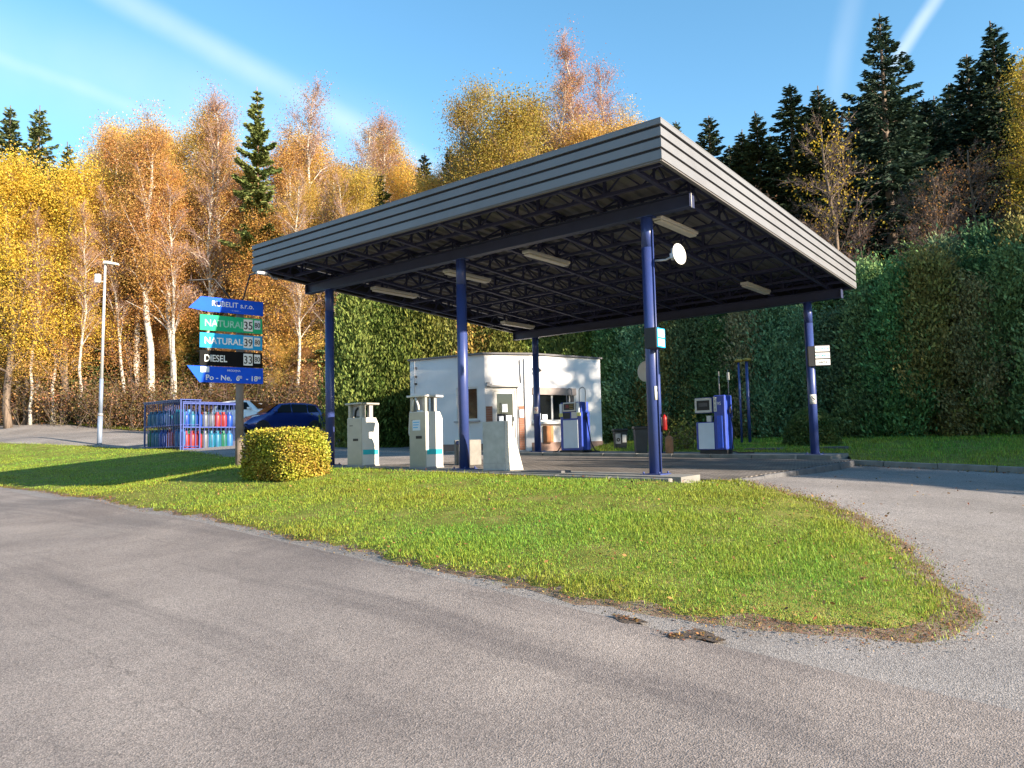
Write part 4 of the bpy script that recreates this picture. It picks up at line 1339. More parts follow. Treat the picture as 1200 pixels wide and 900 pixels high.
def vent_pipes():
    for px, top, base, lab in ((869.5, 421, 517, 'thin blue vent pipe with yellow cap, left one of two'), (879, 420, 519, 'thicker blue vent pipe with yellow cap, right one of two')):
        p = at(px, base, 24.5); r0 = .035 if px < 872 else .05
        zt = at(px, top, 24.5).z
        root = empty('vent_pipe', (p.x, p.y, g1(p.x, p.y)), 0, lab, 'vent pipe', 'vent pipes at the hedge')
        h = zt - root.location.z
        mb = MB(); mb.tube([(0, 0, -.2), (0, 0, h - .1)], r0, 10); mb.build('pipe', M_NAVY, root)
        mb = MB(); mb.lathe([(r0, h - .1), (r0 + .09, h - .08), (r0 + .09, h - .01), (0.01, h + .02)], 12); mb.build('cap', M_YEL, root)


vent_pipes()
for i, (lx, ly, sx, sy, lb) in enumerate([(-2.0, 9.6, .9, .5, 'flat dark slab in the lawn left of the round bush'), (-.55, 10.4, .9, .5, 'flat dark slab in the lawn right of the round bush')]):
    x, y = cw(lx, ly)
    o = MB().box(-sx / 2, sx / 2, -sy / 2, sy / 2, -.05, .03, None, .01).build('cover_slab', M_SLAB)
    z = g1(x, y) + .075; e = .3
    o.location = (x, y, z); o.rotation_euler = (0, 0, CR)
    tag(o, lb, 'slab', 'flat slabs in the back lawn')
lx = front_row(645); x, y = cw(lx, -.18)
o = MB().box(-.42, .42, -.14, .14, -.03, .028, None, .006).build('cover_plate', M_SLAB); o.location = (x, y, plane_z(lx, -.18)); o.rotation_euler = (0, 0, CR)
tag(o, 'dark flat cover plate on the front island between columns', 'cover')


def concrete_bin():
    lx = front_row(553); x, y = cw(lx + .35, 1.5)
    p = at(553, 541, 17.2)
    root = empty('litter_box', (p.x, p.y, g1(p.x, p.y) + .02), CR, 'white concrete litter box with dark sloped lid behind middle front column', 'litter box')
    v = Vector((p.x, p.y)) - CO
    root.location.z = plane_z(v.dot(CX), v.dot(CY)) - .076
    MB().box(-.30, .06, -.16, .16, 0, .46, None, .01).build('body', M_CONC, root)
    MB().box(.061, .12, -.19, .19, -.0, .56, None, .008).build('side_panel', M_CONC, root)
    MB().box(-.36, -.301, -.19, .19, -.0, .56, None, .008).build('side_panel', M_CONC, root)
    MB().prism([(-.30, .462), (.06, .462), (.06, .55), (-.30, .55)], -.18, .18).build('lid', M_NAVY, root)


concrete_bin()


# ------------------------------------------------------------------ price sign
def price_sign():
    D = 17.0
    b = at(280.5, 548, D)
    rz = math.atan2(.63, .777)
    z0 = g1(b.x, b.y)
    root = empty('price_sign', (b.x, b.y, z0), rz, 'fuel price sign with stacked blue, green and black boards on weathered pole', 'sign')
    ztop = at(281, 356, D).z - z0
    mb = MB(); mb.tube([(0, .0, -.3), (0, .0, ztop)], [.088, .08], 16); mb.build('pole', M_POLE, root)
    def hz(py): return at(270, py, D).z - z0
    yF = -.10                                             # front of boards
    XL, XR = -.90, .46
    specs = [('top', 353, 371, M_SIGNB), ('g', 371.5, 391, M_SIGNG), ('c', 392, 410.5, M_SIGNC), ('k', 413.5, 431, M_SIGNK), ('bot', 430, 450, M_SIGNB)]
    xl = XL
    for k, (nm, ya, yb, m) in enumerate(specs):
        za, zb_ = hz(yb), hz(ya)
        if nm == 'top': za += .03
        if nm == 'bot': zb_ -= .03
        if nm in ('g', 'c'): zb_ -= .035
        if nm == 'top': poly = [(xl - .24, za + .05), (xl + .1, za), (XR + .02, za), (XR + .02, zb_), (xl + .02, zb_)]
        elif nm == 'bot': poly = [(xl - .26, zb_), (xl, za), (XR + .02, za), (XR + .02, zb_)]
        else: poly = [(xl, za), (XR, za), (XR, zb_), (xl, zb_)]
        bd = MB().prism(poly, yF - .025, yF).build('board', m, root)
        MB().box(-.05, .05, yF + .001, -.075, (za + zb_) / 2 - .03, (za + zb_) / 2 + .03).build('clamp', M_GREY, bd)
        H = zb_ - za; R3 = (math.pi / 2, 0, 0); yt = yF - .0275
        if nm == 'top':
            text('RUBELIT s.r.o.', H * .50, M_LETW, bd, (xl + .24, yt, za + H * .42), R3, sx=.98, bold=.001)
            text('- a spol. -', H * .18, mat('letter_pale', (.35, .45, .75), .5), bd, (-.25, yt, za + H * .14), R3)
        elif nm in ('g', 'c', 'k'):
            body, mm = {'g': ('NATURAL', M_LETF), 'c': ('NATURAL+', M_LETW), 'k': ('DIESEL', M_LETW)}[nm]
            text(body, H * .62, mm, bd, (xl + .09, yt, za + H * .28), R3, sx=.92 if nm != 'k' else .8, bold=.003)
            price = {'g': '35', 'c': '39', 'k': '33'}[nm]
            pl = MB().box(.035, .24, yF - .031, yF - .0255, za + H * .12, zb_ - H * .10).build('price_plate', M_LETW, bd)
            text(price, H * .74, M_LETB, pl, (.137, yF - .0335, za + H * .24), R3, 'CENTER', sx=.84, bold=.002)
            MB().box(.275, .41, yF - .031, yF - .0255, za + H * .28, zb_ - H * .12).build('price_plate', M_LETW if nm != 'g' else M_PANEL, bd)
            text('80', H * .46, M_LETB, bd, (.343, yF - .0335, za + H * .40), R3, 'CENTER', sx=.82, bold=.002)
        else:
            text('Po - Ne,  6   - 18', H * .46, M_LETW, bd, (xl + .12, yt, za + H * .16), R3, sx=1.02, bold=.002)
            text('00', H * .24, M_LETW, bd, (-.08, yt, za + H * .30), R3, bold=.001); text('00', H * .24, M_LETW, bd, (XR - .12, yt, za + H * .30), R3, bold=.001)
            text('PRODEJNA', H * .17, M_LETW, bd, (-.32, yt, za + H * .72), R3)
            MB().box(xl + .02, xl + .20, yF - .028, yF - .0255, za + H * .62, zb_ - .01).build('sticker', M_PANEL, bd)
    # two bent lamp arms on top
    T = hz(356)
    def arm(pix, name):
        pts = []
        for (px, py, dy) in pix:
            w_ = at(px, py, D + dy) - root.location
            pts.append(Matrix.Rotation(-rz, 4, 'Z') @ w_)
        mb = MB(); mb.tube(pts, .016, 8); mb.build(name, M_BLACK, root)
        return pts[-1]
    e = arm([(281, 366, 0), (275, 356, 0), (251, 327, -.3), (246, 327.5, -.4), (221, 328.5, -.9)], 'lamp_arm')
    e = arm([(282, 366, 0), (284, 354, 0), (293, 322, -.6), (297, 321, -.8), (306, 319, -1.2)], 'lamp_arm')
    MB().box(e.x - .10, e.x + .12, e.y - .05, e.y + .05, e.z - .05, e.z + .012, None, .01).build('lamp_head', M_GREY, root)


price_sign()


# ------------------------------------------------------------------ lamp post
def lamp_post():
    b = at(116.5, 521, 34.0)
    z0 = g1(b.x, b.y)
    root = empty('street_lamp', (b.x, b.y, z0), 0, 'tall slim street lamp at the left edge of lawn', 'street lamp')
    h = at(123, 309, 34).z - z0; lean = at(123.5, 308, 34).x - b.x
    f = lambda z: (lean * z / h, 0, z)
    mb = MB(); mb.tube([f(-.3), f(h * .16)], .105, 14); mb.tube([f(h * .16), f(h * .36)], .085, 14); mb.build('pole_base', mat('lamp_shade_blue', (.22, .27, .36), .5, .2), root)  # lower pole tinted grey-blue to stand for the shade on it
    mb = MB(); mb.tube([f(h * .361), f(h)], [.068, .05], 14); mb.build('pole', M_GALV, root)
    mb = MB(); mb.tube([f(h * .155), f(h * .17)], .112, 14); mb.build('collar', M_GREY, root)
    mb = MB(); mb.add([(lean - .05, -.12, h - .01), (lean + .16, -.15, h - .02), (lean + .58, -.10, h - .08), (lean + .58, .10, h - .08), (lean + .16, .15, h - .02), (lean - .05, .12, h - .01),
                       (lean - .05, -.09, h + .12), (lean + .16, -.12, h + .10), (lean + .58, -.07, h + .0), (lean + .58, .07, h + .0), (lean + .16, .12, h + .10), (lean - .05, .09, h + .12)],
                      [(5, 4, 3, 2, 1, 0), (6, 7, 8, 9, 10, 11)] + [(i, (i + 1) % 6, 6 + (i + 1) % 6, 6 + i) for i in range(6)]); mb.build('lamp_head', M_LAMP, root)
    hx = h * .90
    mb = MB(); mb.tube([(lean * .9, 0, hx), (lean * .9 - .22, 0, hx)], .025, 8); mb.box(lean * .9 - .42, lean * .9 - .20, -.10, .10, hx - .06, hx + .34, None, .02); mb.build('floodlight', M_GALV, root)


lamp_post()


# ------------------------------------------------------------------ gas bottle cages
def bottle_mesh(h, r, tall):
    mb = MB()
    mb.lathe([(r * .86, 0), (r * .88, .02), (r * .9, .05), (r, .08), (r, h * .70), (r * .93, h * .77), (r * .7, h * .84), (r * .35, h * .875), (.03, h * .88), (.03, h * .93)], 16)
    return mb


_bot = {}


def bottle(loc, h, r, m, label):
    root = empty('gas_bottle', loc, rnd.uniform(0, 6), label, 'gas bottle', 'gas bottles in the blue cages')
    key = (h, r)
    if key not in _bot:
        b = bottle_mesh(h, r, False).build('body', m); c = MB()
        n = 12
        for k in range(n):
            if k in (0, 6): continue
            a0, a1 = 2 * math.pi * k / n, 2 * math.pi * (k + 1) / n
            c.add([(r * .55 * math.cos(a0), r * .55 * math.sin(a0), h * .83), (r * .55 * math.cos(a1), r * .55 * math.sin(a1), h * .83), (r * .55 * math.cos(a1), r * .55 * math.sin(a1), h), (r * .55 * math.cos(a0), r * .55 * math.sin(a0), h)], [(0, 1, 2, 3)])
        c = c.build('collar', m, fix=False)
        v = MB(); v.tube([(0, 0, h * .93), (0, 0, h * .97)], .02, 8); v = v.build('valve', M_RIM)
        _bot[key] = (b.data, c.data, v.data)
        for o in (b, c, v): bpy.data.objects.remove(o)
    for nm, me in zip(('body', 'collar', 'valve'), _bot[key]):
        o = bpy.data.objects.new(nm, me); link(o, root)
        if nm != 'valve':
            o.material_slots[0].link = 'OBJECT'; o.material_slots[0].material = m


def cages():
    D0 = 29.0
    c0 = at(211, 529, D0)
    z0 = g1(c0.x, c0.y) - .02
    cols = dict(teal=mat('bottle_teal', (.012, .14, .23), .45, var=.2), blue=mat('bottle_blue', (.012, .06, .34), .4, var=.15), red=mat('bottle_red', (.26, .025, .022), .45, var=.15), green=mat('bottle_green', (.012, .13, .07), .45, var=.15), sky=mat('bottle_sky', (.03, .15, .36), .45, var=.15), silver=mat('bottle_silver', (.13, .145, .17), .5, .2, var=.15))
    # two cages meeting at the near corner: along the canopy's front direction, and back along its side direction
    runs = [('left', -CX, 2.9, .85, 'blue steel gas bottle cage, left one by the street lamp side'), ('right', CY, 2.25, .85, 'blue steel gas bottle cage, right one beside the sign pole')]
    for nm, d, L, dep, lb in runs:
        d = Vector((d.x, d.y)).normalized()
        if nm == 'left':
            # wall runs from far-left end to the corner; inward normal = CY
            o2 = Vector((c0.x, c0.y)) + d * L; ax = -d; inn = Vector((CY.x, CY.y))
        else:
            o2 = Vector((c0.x, c0.y)) + d * .10; ax = d; inn = Vector((-CX.x, -CX.y)); o2 = o2 + Vector((0, 0))
        rz = math.atan2(ax.y, ax.x)
        # local y must be inward
        root = empty('gas_bottle_cage', (o2.x, o2.y, z0), rz, lb, 'cage', 'gas bottle cages')
        base = g1(o2.x + ax.x * L / 2 + inn.x * .4, o2.y + ax.y * L / 2 + inn.y * .4)
        root.location.z = max(z0, base + .0) if nm == 'left' else z0
        L2 = L if nm == 'left' else L - .1
        yb0 = 0.0 if nm == 'left' else 0.0
        if nm == 'right':
            L2 = L; root.location.x += 0
        H = 1.84
        d_in = .8
        if nm == 'left':
            pass
        t = .045
        def piece(name, *a, m=M_CAGE):
            MB().box(*a).build(name, m, root)
        for xx in (0, L2 - t):
            for yy in (0, d_in - t): piece('post', xx, xx + t, yy, yy + t, -.25, H)
        for zz, nmz in ((.10, 'shelf'), (.92, 'shelf')):
            fr = MB(); fr.box(t, L2 - t, 0.003, .04, zz - .045, zz); fr.box(t, L2 - t, d_in - .04, d_in - .003, zz - .045, zz); fr.box(t, L2 - t, .041, d_in - .041, zz - .03, zz - .002)
            fr.build(nmz, M_CAGE, root)
        piece('roof', -.03, L2 + .03, -.03, d_in + .03, H + .002, H + .035)
        for yy in (.004, d_in - .035):
            piece('rail', t, L2 - t, yy, yy + .03, H - .06, H - .01)
        nb = int(L2 / .17)
        for i in range(1, nb):
            xx = L2 * i / nb
            for yy in (-.012, d_in + .0): piece('bar', xx - .007, xx + .007, yy, yy + .012, .06, H - .005)
        for yy in (.2, .4, .6):
            for xx in (-.006, L2 - .006): piece('bar', xx, xx + .012, yy - .006, yy + .006, .06, H - .005)
        # bottles, front rows then a second row
        R = Matrix.Rotation(rz, 4, 'Z')
        def place(s, dy, zz, h, r, key, lb):
            p = root.location + (R @ Vector((s, dy, 0)))
            bottle((p.x, p.y, root.location.z + zz), h, r, cols[key], lb)
        if nm == 'left':
            low = ['green', 'teal', 'teal', 'blue', 'blue', 'red', 'red', 'sky', 'sky']; up = ['teal', 'teal', 'sky', 'sky', 'teal', None, 'teal', 'teal']
        else:
            low = ['red', 'red', 'red', 'silver', 'teal', 'teal', 'green', 'sky']; up = ['blue', 'teal', 'blue', 'silver', 'silver', 'red', 'red', 'blue']
        od = ['first', 'second', 'third', 'fourth', 'fifth', 'sixth', 'seventh', 'eighth', 'ninth']
        for row, zz, h, r in ((low, .10, .66, .135), (up, .92, .58, .135)):
            n = len(row)
            for i, kx in enumerate(row):
                if not kx: continue
                s = .22 + (L2 - .44) * i / (n - 1)
                shelf = 'lower' if zz < .5 else 'upper'
                place(s, .20, zz, h * (.92 + .12 * ((i * 7) % 3) / 2 if False else 1), r, kx, f'{kx} gas bottle, {od[i]} from the left on {shelf} shelf of {nm} cage' if kx != 'sky' else f'light blue gas bottle, {od[i]} from the left on {shelf} shelf of {nm} cage')
            for i in range(n - 1):
                if not row[i]: continue
                s = .22 + (L2 - .44) * (i + .5) / (n - 1)
                kx = ['teal', 'sky', 'red', 'green'][(i * 5 + (3 if zz > .5 else 0)) % 4]
                place(s, .55, zz, h, r, kx, f'gas bottle in the back row, {od[i]} from the left, {"lower" if zz < .5 else "upper"} shelf of {nm} cage')


cages()


# ------------------------------------------------------------------ cars
def build_car(loc, rz, paint, label, scale=1.0, kind='hatch'):
    """hatchback: local +x is the nose; lofted body, separate glass, wheels and lamps"""
    root = empty('parked_car', loc, rz, label, 'car', 'cars parked behind the gas bottle cages')
    L, W = 3.95, 1.68
    # stations: x, half width, sill z, belt z, roof z, roof half width
    st = [(-1.95, .60, .42, .80, .82, .55), (-1.88, .74, .32, .92, .98, .66), (-1.72, .80, .26, .96, 1.30, .58), (-1.45, .83, .22, .97, 1.44, .57), (-.9, .84, .20, .96, 1.49, .58), (-.2, .84, .20, .95, 1.50, .58), (.35, .84, .20, .94, 1.44, .58), (.62, .84, .20, .93, 1.30, .60),
          (.98, .83, .20, .92, 1.02, .66), (1.30, .81, .21, .87, .93, .64), (1.65, .76, .24, .76, .83, .58), (1.88, .66, .30, .60, .70, .50), (1.97, .52, .38, .50, .58, .42)]
    mb = MB(); ring = []
    for x, w, zs, zb, zr, wr in st:
        pr = [(0, zs), (w * .86, zs), (w, zs + .12), (w * 1.0, (zs + zb) / 2), (w * .97, zb), (wr + (w - wr) * .45, (zb + zr) / 2), (wr, zr - .04), (wr * .8, zr), (0, zr + .015)]
        ring.append([(x, y, z) for y, z in pr] + [(x, -y, z) for y, z in pr[-2:0:-1]])
    n = len(ring[0]); vs = [p for r in ring for p in r]; fs = []
    for i in range(len(st) - 1):
        for k in range(n): fs.append((i * n + k, i * n + (k + 1) % n, (i + 1) * n + (k + 1) % n, (i + 1) * n + k))
    fs += [tuple(range(n))[::-1], tuple(range((len(st) - 1) * n, len(st) * n))]
    mb.add(vs, fs, True)
    body = mb.build('body', paint, root)
    # side glass, windscreen, rear screen
    for s in (-1, 1):
        for quad in ([(.70, .80, .99), (-.12, .815, 1.0), (-.12, .655, 1.40), (.30, .665, 1.36)], [(-.18, .815, 1.0), (-.92, .815, 1.01), (-.92, .665, 1.39), (-.18, .655, 1.405)], [(-.98, .815, 1.01), (-1.48, .80, 1.05), (-1.36, .685, 1.33), (-.98, .665, 1.385)]):
            g = MB(); a = [Vector((x, s * (y + .012), z)) for x, y, z in quad]
            g.add(a + [p - Vector((0, s * .03, 0)) for p in a], [(0, 1, 2, 3), (7, 6, 5, 4), (0, 4, 5, 1), (1, 5, 6, 2), (2, 6, 7, 3), (3, 7, 4, 0)])
            g.build('side_window', M_CARG, root)
    def pane(a, name):
        g = MB(); a = [Vector(p) for p in a]; nn = (a[1] - a[0]).cross(a[3] - a[0]).normalized() * .02
        g.add(a + [p - nn for p in a], [(0, 1, 2, 3), (7, 6, 5, 4), (0, 4, 5, 1), (1, 5, 6, 2), (2, 6, 7, 3), (3, 7, 4, 0)]); g.build(name, M_CARG, root)
    pane([(1.02, -.66, 1.03), (1.02, .66, 1.03), (.44, .55, 1.435), (.44, -.55, 1.435)], 'windscreen')
    pane([(-1.90, .60, 1.01), (-1.90, -.60, 1.01), (-1.70, -.54, 1.34), (-1.70, .54, 1.34)], 'rear_window')
    for s in (-1, 1):
        for x in (1.25, -1.28):
            w = MB(); M = Matrix.Translation((x, s * .76, .30)) @ Matrix.Rotation(math.pi / 2, 4, 'X')
            w.lathe([(.17, -.09), (.28, -.10), (.30, -.07), (.30, .07), (.28, .10), (.17, .09)], 22, M); wo = w.build('wheel', M_TYRE, root)
            w = MB(); w.lathe([(.0, -.075), (.19, -.08), (.19, .08), (.0, .075)], 18, M); w.build('rim', M_RIM, wo)
            w = MB(); w.lathe([(.33, -.085), (.345, -.09), (.345, .09), (.33, .085)], 22, M); w.build('wheel_arch', M_BLACK, root)
        h = MB(); a = [Vector(p) for p in ((1.86, s * .42, .60), (1.80, s * .62, .62), (1.40, s * .76, .86), (1.62, s * .56, .83))]
        nn = Vector((.018, s * .008, .022)); h.add([p + nn for p in a] + [p - nn for p in a], [(0, 1, 2, 3), (7, 6, 5, 4), (0, 4, 5, 1), (1, 5, 6, 2), (2, 6, 7, 3), (3, 7, 4, 0)]); h.build('headlight', M_LENS, root)
        h = MB(); h.box(-1.90, -1.74, s * .70 - .07, s * .70 + .07, .72, .98, None, .02); h.build('tail_light', M_REDL, root)
        h = MB(); h.box(.60, .78, s * .93 - .09, s * .93 + .09, .97, 1.09, None, .03); h.build('mirror', paint, root)
        h = MB(); h.box(-.35, -.17, s * .845 - .012, s * .845 + .012, .80, .83); h.box(-1.12, -.95, s * .845 - .012, s * .845 + .012, .81, .84); h.build('door_handle', paint, root)
    MB().box(1.945, 1.985, -.24, .24, .42, .52).build('number_plate', M_LETW, root)
    MB().box(1.86, 1.96, -.40, .40, .25, .37).build('grille', M_BLACK, root)
    root.scale = (scale,) * 3
    return root


pc = at(331, 505, 37.0)
build_car((pc.x, pc.y, g1(pc.x, pc.y) + .0), math.atan2(-.62, -.78), M_CARB, 'dark blue hatchback parked behind the clipped bush, nose to the left')
pc = at(293, 503, 41.0)
build_car((pc.x, pc.y, g1(pc.x, pc.y) + .0), RAD(-20), M_CARW, 'white car parked behind the sign pole, left of the blue car', 1.04)


# ------------------------------------------------------------------ foliage generators
RN = np.random.default_rng(11)


def unit(n):
    v = RN.normal(size=(n, 3)); return v / np.linalg.norm(v, axis=1)[:, None]


def cards(C, A, B, rv):
    """rhombic leaf quads: centres C, half axes A and B"""
    n = len(C)
    V = np.empty((n, 4, 3)); V[:, 0] = C - A; V[:, 1] = C - B; V[:, 2] = C + A; V[:, 3] = C + B
    Q = np.arange(n * 4).reshape(n, 4)
    return V.reshape(-1, 3), Q, np.repeat(rv, 4)


def ribbons(P, Q_, w):
    """thin straight twigs from P to Q_"""
    d = Q_ - P; s = np.cross(d, unit(len(P))); s /= np.linalg.norm(s, axis=1)[:, None] + 1e-9
    w = np.asarray(w).reshape(-1, 1)
    V = np.stack([P - s * w, P + s * w, Q_ + s * w * .3, Q_ - s * w * .3], 1)
    return V.reshape(-1, 3), np.arange(len(P) * 4).reshape(-1, 4)


def deciduous(H, rt, base=.3, spread=.2, nb=46, leaves=11000, leaf=.10, up=1.0, sig=.30, lean=.04, ntw=14, bark=None, cl=.35, nclump=9):
    """returns mesh datas (trunk with limbs, crown of leaves, twigs)"""
    n = 12
    t = np.linspace(0, 1, n)
    wob = np.cumsum(RN.normal(size=(n, 2)) * H * .008, 0)
    la = RN.uniform(0, 6.28)
    T = np.stack([wob[:, 0] + lean * H * t ** 1.5 * math.cos(la), wob[:, 1] + lean * H * t ** 1.5 * math.sin(la), t * H], 1)
    T[0, :2] = 0; T[0, 2] = -.6
    mb = MB(); mb.tube([tuple(p) for p in T], [rt * (1.12 - q) ** .9 * (1.25 if i == 0 else 1) + .012 for i, q in enumerate(t)], 8)
    clumps = []; tp, tq, tw = [], [], []
    for b in range(nb):
        tb = base + (1 - base) * RN.uniform(0, 1) ** .85 * .97
        p = np.array([np.interp(tb, t, T[:, k]) for k in range(3)])
        az = b * 2.399 + RN.uniform(-.4, .4)
        Lb = H * spread * (1.18 - tb) ** .55 * RN.uniform(.6, 1.25)
        d = np.array([math.cos(az), math.sin(az), up * RN.uniform(.7, 1.3)]); d /= np.linalg.norm(d)
        pts = [p]; dd = d.copy()
        for k in range(5):
            dd = dd + RN.normal(size=3) * .12 + np.array([0, 0, .05 if k < 3 else -.14]); dd /= np.linalg.norm(dd)
            pts.append(pts[-1] + dd * Lb / 5)
        r0 = rt * (1.1 - tb) * .42 + .008
        mb.tube([tuple(q) for q in pts], [r0 * (1 - k / 5.5) + .004 for k in range(6)], 5, caps=False)
        pts = np.array(pts)
        for f in RN.uniform(cl, 1.02, nclump):
            q = np.array([np.interp(f, np.linspace(0, 1, 6), pts[:, k]) for k in range(3)])
            e = q + RN.normal(size=3) * Lb * .13 + np.array([0, 0, .03 * Lb])
            clumps.append(e)
        for f in RN.uniform(.3, 1, ntw):
            q = np.array([np.interp(f, np.linspace(0, 1, 6), pts[:, k]) for k in range(3)])
            dv = dd * .6 + unit(1)[0] * .8 + np.array([0, 0, .25])
            e = q + dv * Lb * RN.uniform(.12, .34)
            tp.append(q); tq.append(e); tw.append(RN.uniform(.005, .011))
            for _ in range(2):
                m = q + (e - q) * RN.uniform(.4, .9)
                tp.append(m); tq.append(m + (unit(1)[0] * .6 + (e - q) / (np.linalg.norm(e - q) + 1e-6) * .6) * Lb * RN.uniform(.06, .16)); tw.append(RN.uniform(.004, .008))
    trunk = mb
    C = np.array(clumps)
    dens = RN.uniform(.15, 1.0, len(C)) ** 1.2; dens /= dens.sum()
    idx = RN.choice(len(C), leaves, p=dens)
    crv = RN.uniform(0, 1, len(C))
    P = C[idx] + RN.normal(size=(leaves, 3)) * sig * np.array([1, 1, .85])
    P[:, 2] = np.maximum(P[:, 2], .25)
    s = leaf * RN.uniform(.55, 1.2, leaves)[:, None]
    a = unit(leaves); b = np.cross(a, unit(leaves)); b /= np.linalg.norm(b, axis=1)[:, None]
    rv = np.clip(crv[idx] * .55 + RN.uniform(0, .45, leaves), 0, 1)
    crown = cards(P, a * s, b * s * .62, rv)
    tw_ = ribbons(np.array(tp), np.array(tq), tw)
    return trunk, crown, tw_


def make_proto(kind, gen, bark, leafm, twigm=M_TWIG):
    trunk, crown, tw = gen
    me_c = mesh_np(kind + '_crown', *crown[:2], leafm, crown[2])
    o = trunk.build('trunk', bark, fix=False); me_t = o.data; bpy.data.objects.remove(o)
    me_w = mesh_np(kind + '_twigs', tw[0], tw[1], twigm) if tw is not None else None
    return me_t, me_c, me_w


def plant(name, proto, x, y, s, rz, col, label, cat, group=None, zoff=-.1, sz=None, lean=(0, 0)):
    root = empty(name, (x, y, g1(x, y) + zoff), rz, label, cat, group)
    root.scale = (s, s, sz or s)
    root.rotation_euler = (lean[0], lean[1], rz)
    t = link(bpy.data.objects.new('trunk', proto[0]), root)
    c = link(bpy.data.objects.new('crown', proto[1]), root); c.color = tuple(col) + (1,); c['kind'] = 'stuff'
    if proto[2] is not None: link(bpy.data.objects.new('twigs', proto[2]), root)['kind'] = 'stuff'
    return root


def spruce(H, R, cardn=26000, droop=.28, cs=.17, low=.06, ragged=.25, tr=.018):
    n = 8
    mb = MB(); mb.tube([(0, 0, -.6)] + [(RN.normal() * .03, RN.normal() * .03, H * i / n) for i in range(1, n + 1)], [H * tr * (1.05 - i / n) + .01 for i in range(n + 1)], 8)
    bp, bq, bL = [], [], []
    z = H * low
    while z < H * .985:
        t = z / H
        k = int(RN.integers(5, 9)); a0 = RN.uniform(0, 6.28)
        for j in range(k):
            L = R * (1 - t) ** .78 * RN.uniform(1 - ragged, 1 + ragged) + .12
            a = a0 + j * 6.283 / k + RN.uniform(-.25, .25)
            sl = -droop * (1 - t) + .55 * t ** 2 + RN.uniform(-.08, .08)
            d = np.array([math.cos(a), math.sin(a), sl]); d /= np.linalg.norm(d)
            p = np.array([0, 0, z + RN.uniform(-.12, .12)])
            bp.append(p); bq.append(p + d * L); bL.append(L)
        z += H * .022 * RN.uniform(.8, 1.3) * (1.0 if t < .8 else .8)
    bp, bq, bL = np.array(bp), np.array(bq), np.array(bL)
    for p, q, L in zip(bp[::2], bq[::2], bL[::2]): mb.tube([tuple(p), tuple(p + (q - p) * .9)], [.02 + .008 * L, .006], 4, caps=False)
    w = bL ** 1.6; w /= w.sum()
    i = RN.choice(len(bp), cardn, p=w)
    f = RN.uniform(.12, 1.03, cardn) ** .75
    d = (bq - bp)[i]; L = bL[i]; dn = d / L[:, None]
    side = np.cross(dn, np.array([0, 0, 1.])); side /= np.linalg.norm(side, axis=1)[:, None]
    lat = RN.uniform(-1, 1, cardn) * L * .30 * (1.12 - f) ** .6
    curve = (f - .55) ** 2 * L * .22
    P = bp[i] + d * f[:, None] + side * lat[:, None] + np.array([0, 0, 1.]) * (curve - np.abs(lat) * .28 - RN.uniform(0, .14, cardn))[:, None]
    ax = dn * .8 + side * np.sign(lat)[:, None] * RN.uniform(.2, .9, cardn)[:, None] + np.array([0, 0, -.28]) + RN.normal(size=(cardn, 3)) * .22
    ax /= np.linalg.norm(ax, axis=1)[:, None]
    b = np.cross(ax, unit(cardn)); b /= np.linalg.norm(b, axis=1)[:, None]
    s = cs * RN.uniform(.6, 1.25, cardn)[:, None]
    br = RN.uniform(0, 1, len(bp))[i]
    crown = cards(P, ax * s, b * s * .40, np.clip(br * .5 + RN.uniform(0, .5, cardn), 0, 1))
    return mb, crown, None


def thuja(H, R, n=38000, cs=.066):
    mb = MB(); mb.tube([(0, 0, -.5), (0, 0, H * .9)], [.09, .02], 6)
    # many upright sprays around bumpy columns
    k = 130
    t = RN.uniform(.0, 1, k) ** .9; az = RN.uniform(0, 6.283, k)
    rr = R * np.where(t < .12, .85 + t, np.minimum(1.0, (1 - t) ** .8 * 1.3)) * RN.uniform(.5, 1.12, k)
    S = np.stack([rr * np.cos(az), rr * np.sin(az), t * H], 1)
    out = np.stack([np.cos(az), np.sin(az), np.full(k, .9)], 1); out /= np.linalg.norm(out, axis=1)[:, None]
    i = RN.integers(0, k, n)
    u = RN.normal(size=(n, 3)) * np.array([.15, .15, .24]) * (R / .95)
    P = S[i] + u + out[i] * (RN.uniform(-.35, .45, n) * RN.uniform(.4, 1.3, k)[i])[:, None]
    P[:, 2] = np.maximum(P[:, 2], .04)
    ax = out[i] + RN.normal(size=(n, 3)) * .45 + np.array([0, 0, .25]); ax /= np.linalg.norm(ax, axis=1)[:, None]
    b = np.cross(ax, unit(n)); b /= np.linalg.norm(b, axis=1)[:, None]
    s = cs * RN.uniform(.55, 1.3, n)[:, None]
    crown = cards(P, ax * s, b * s * .45, np.clip(RN.uniform(0, 1, k)[i] * .5 + RN.uniform(0, .5, n), 0, 1))
    return mb, crown, None


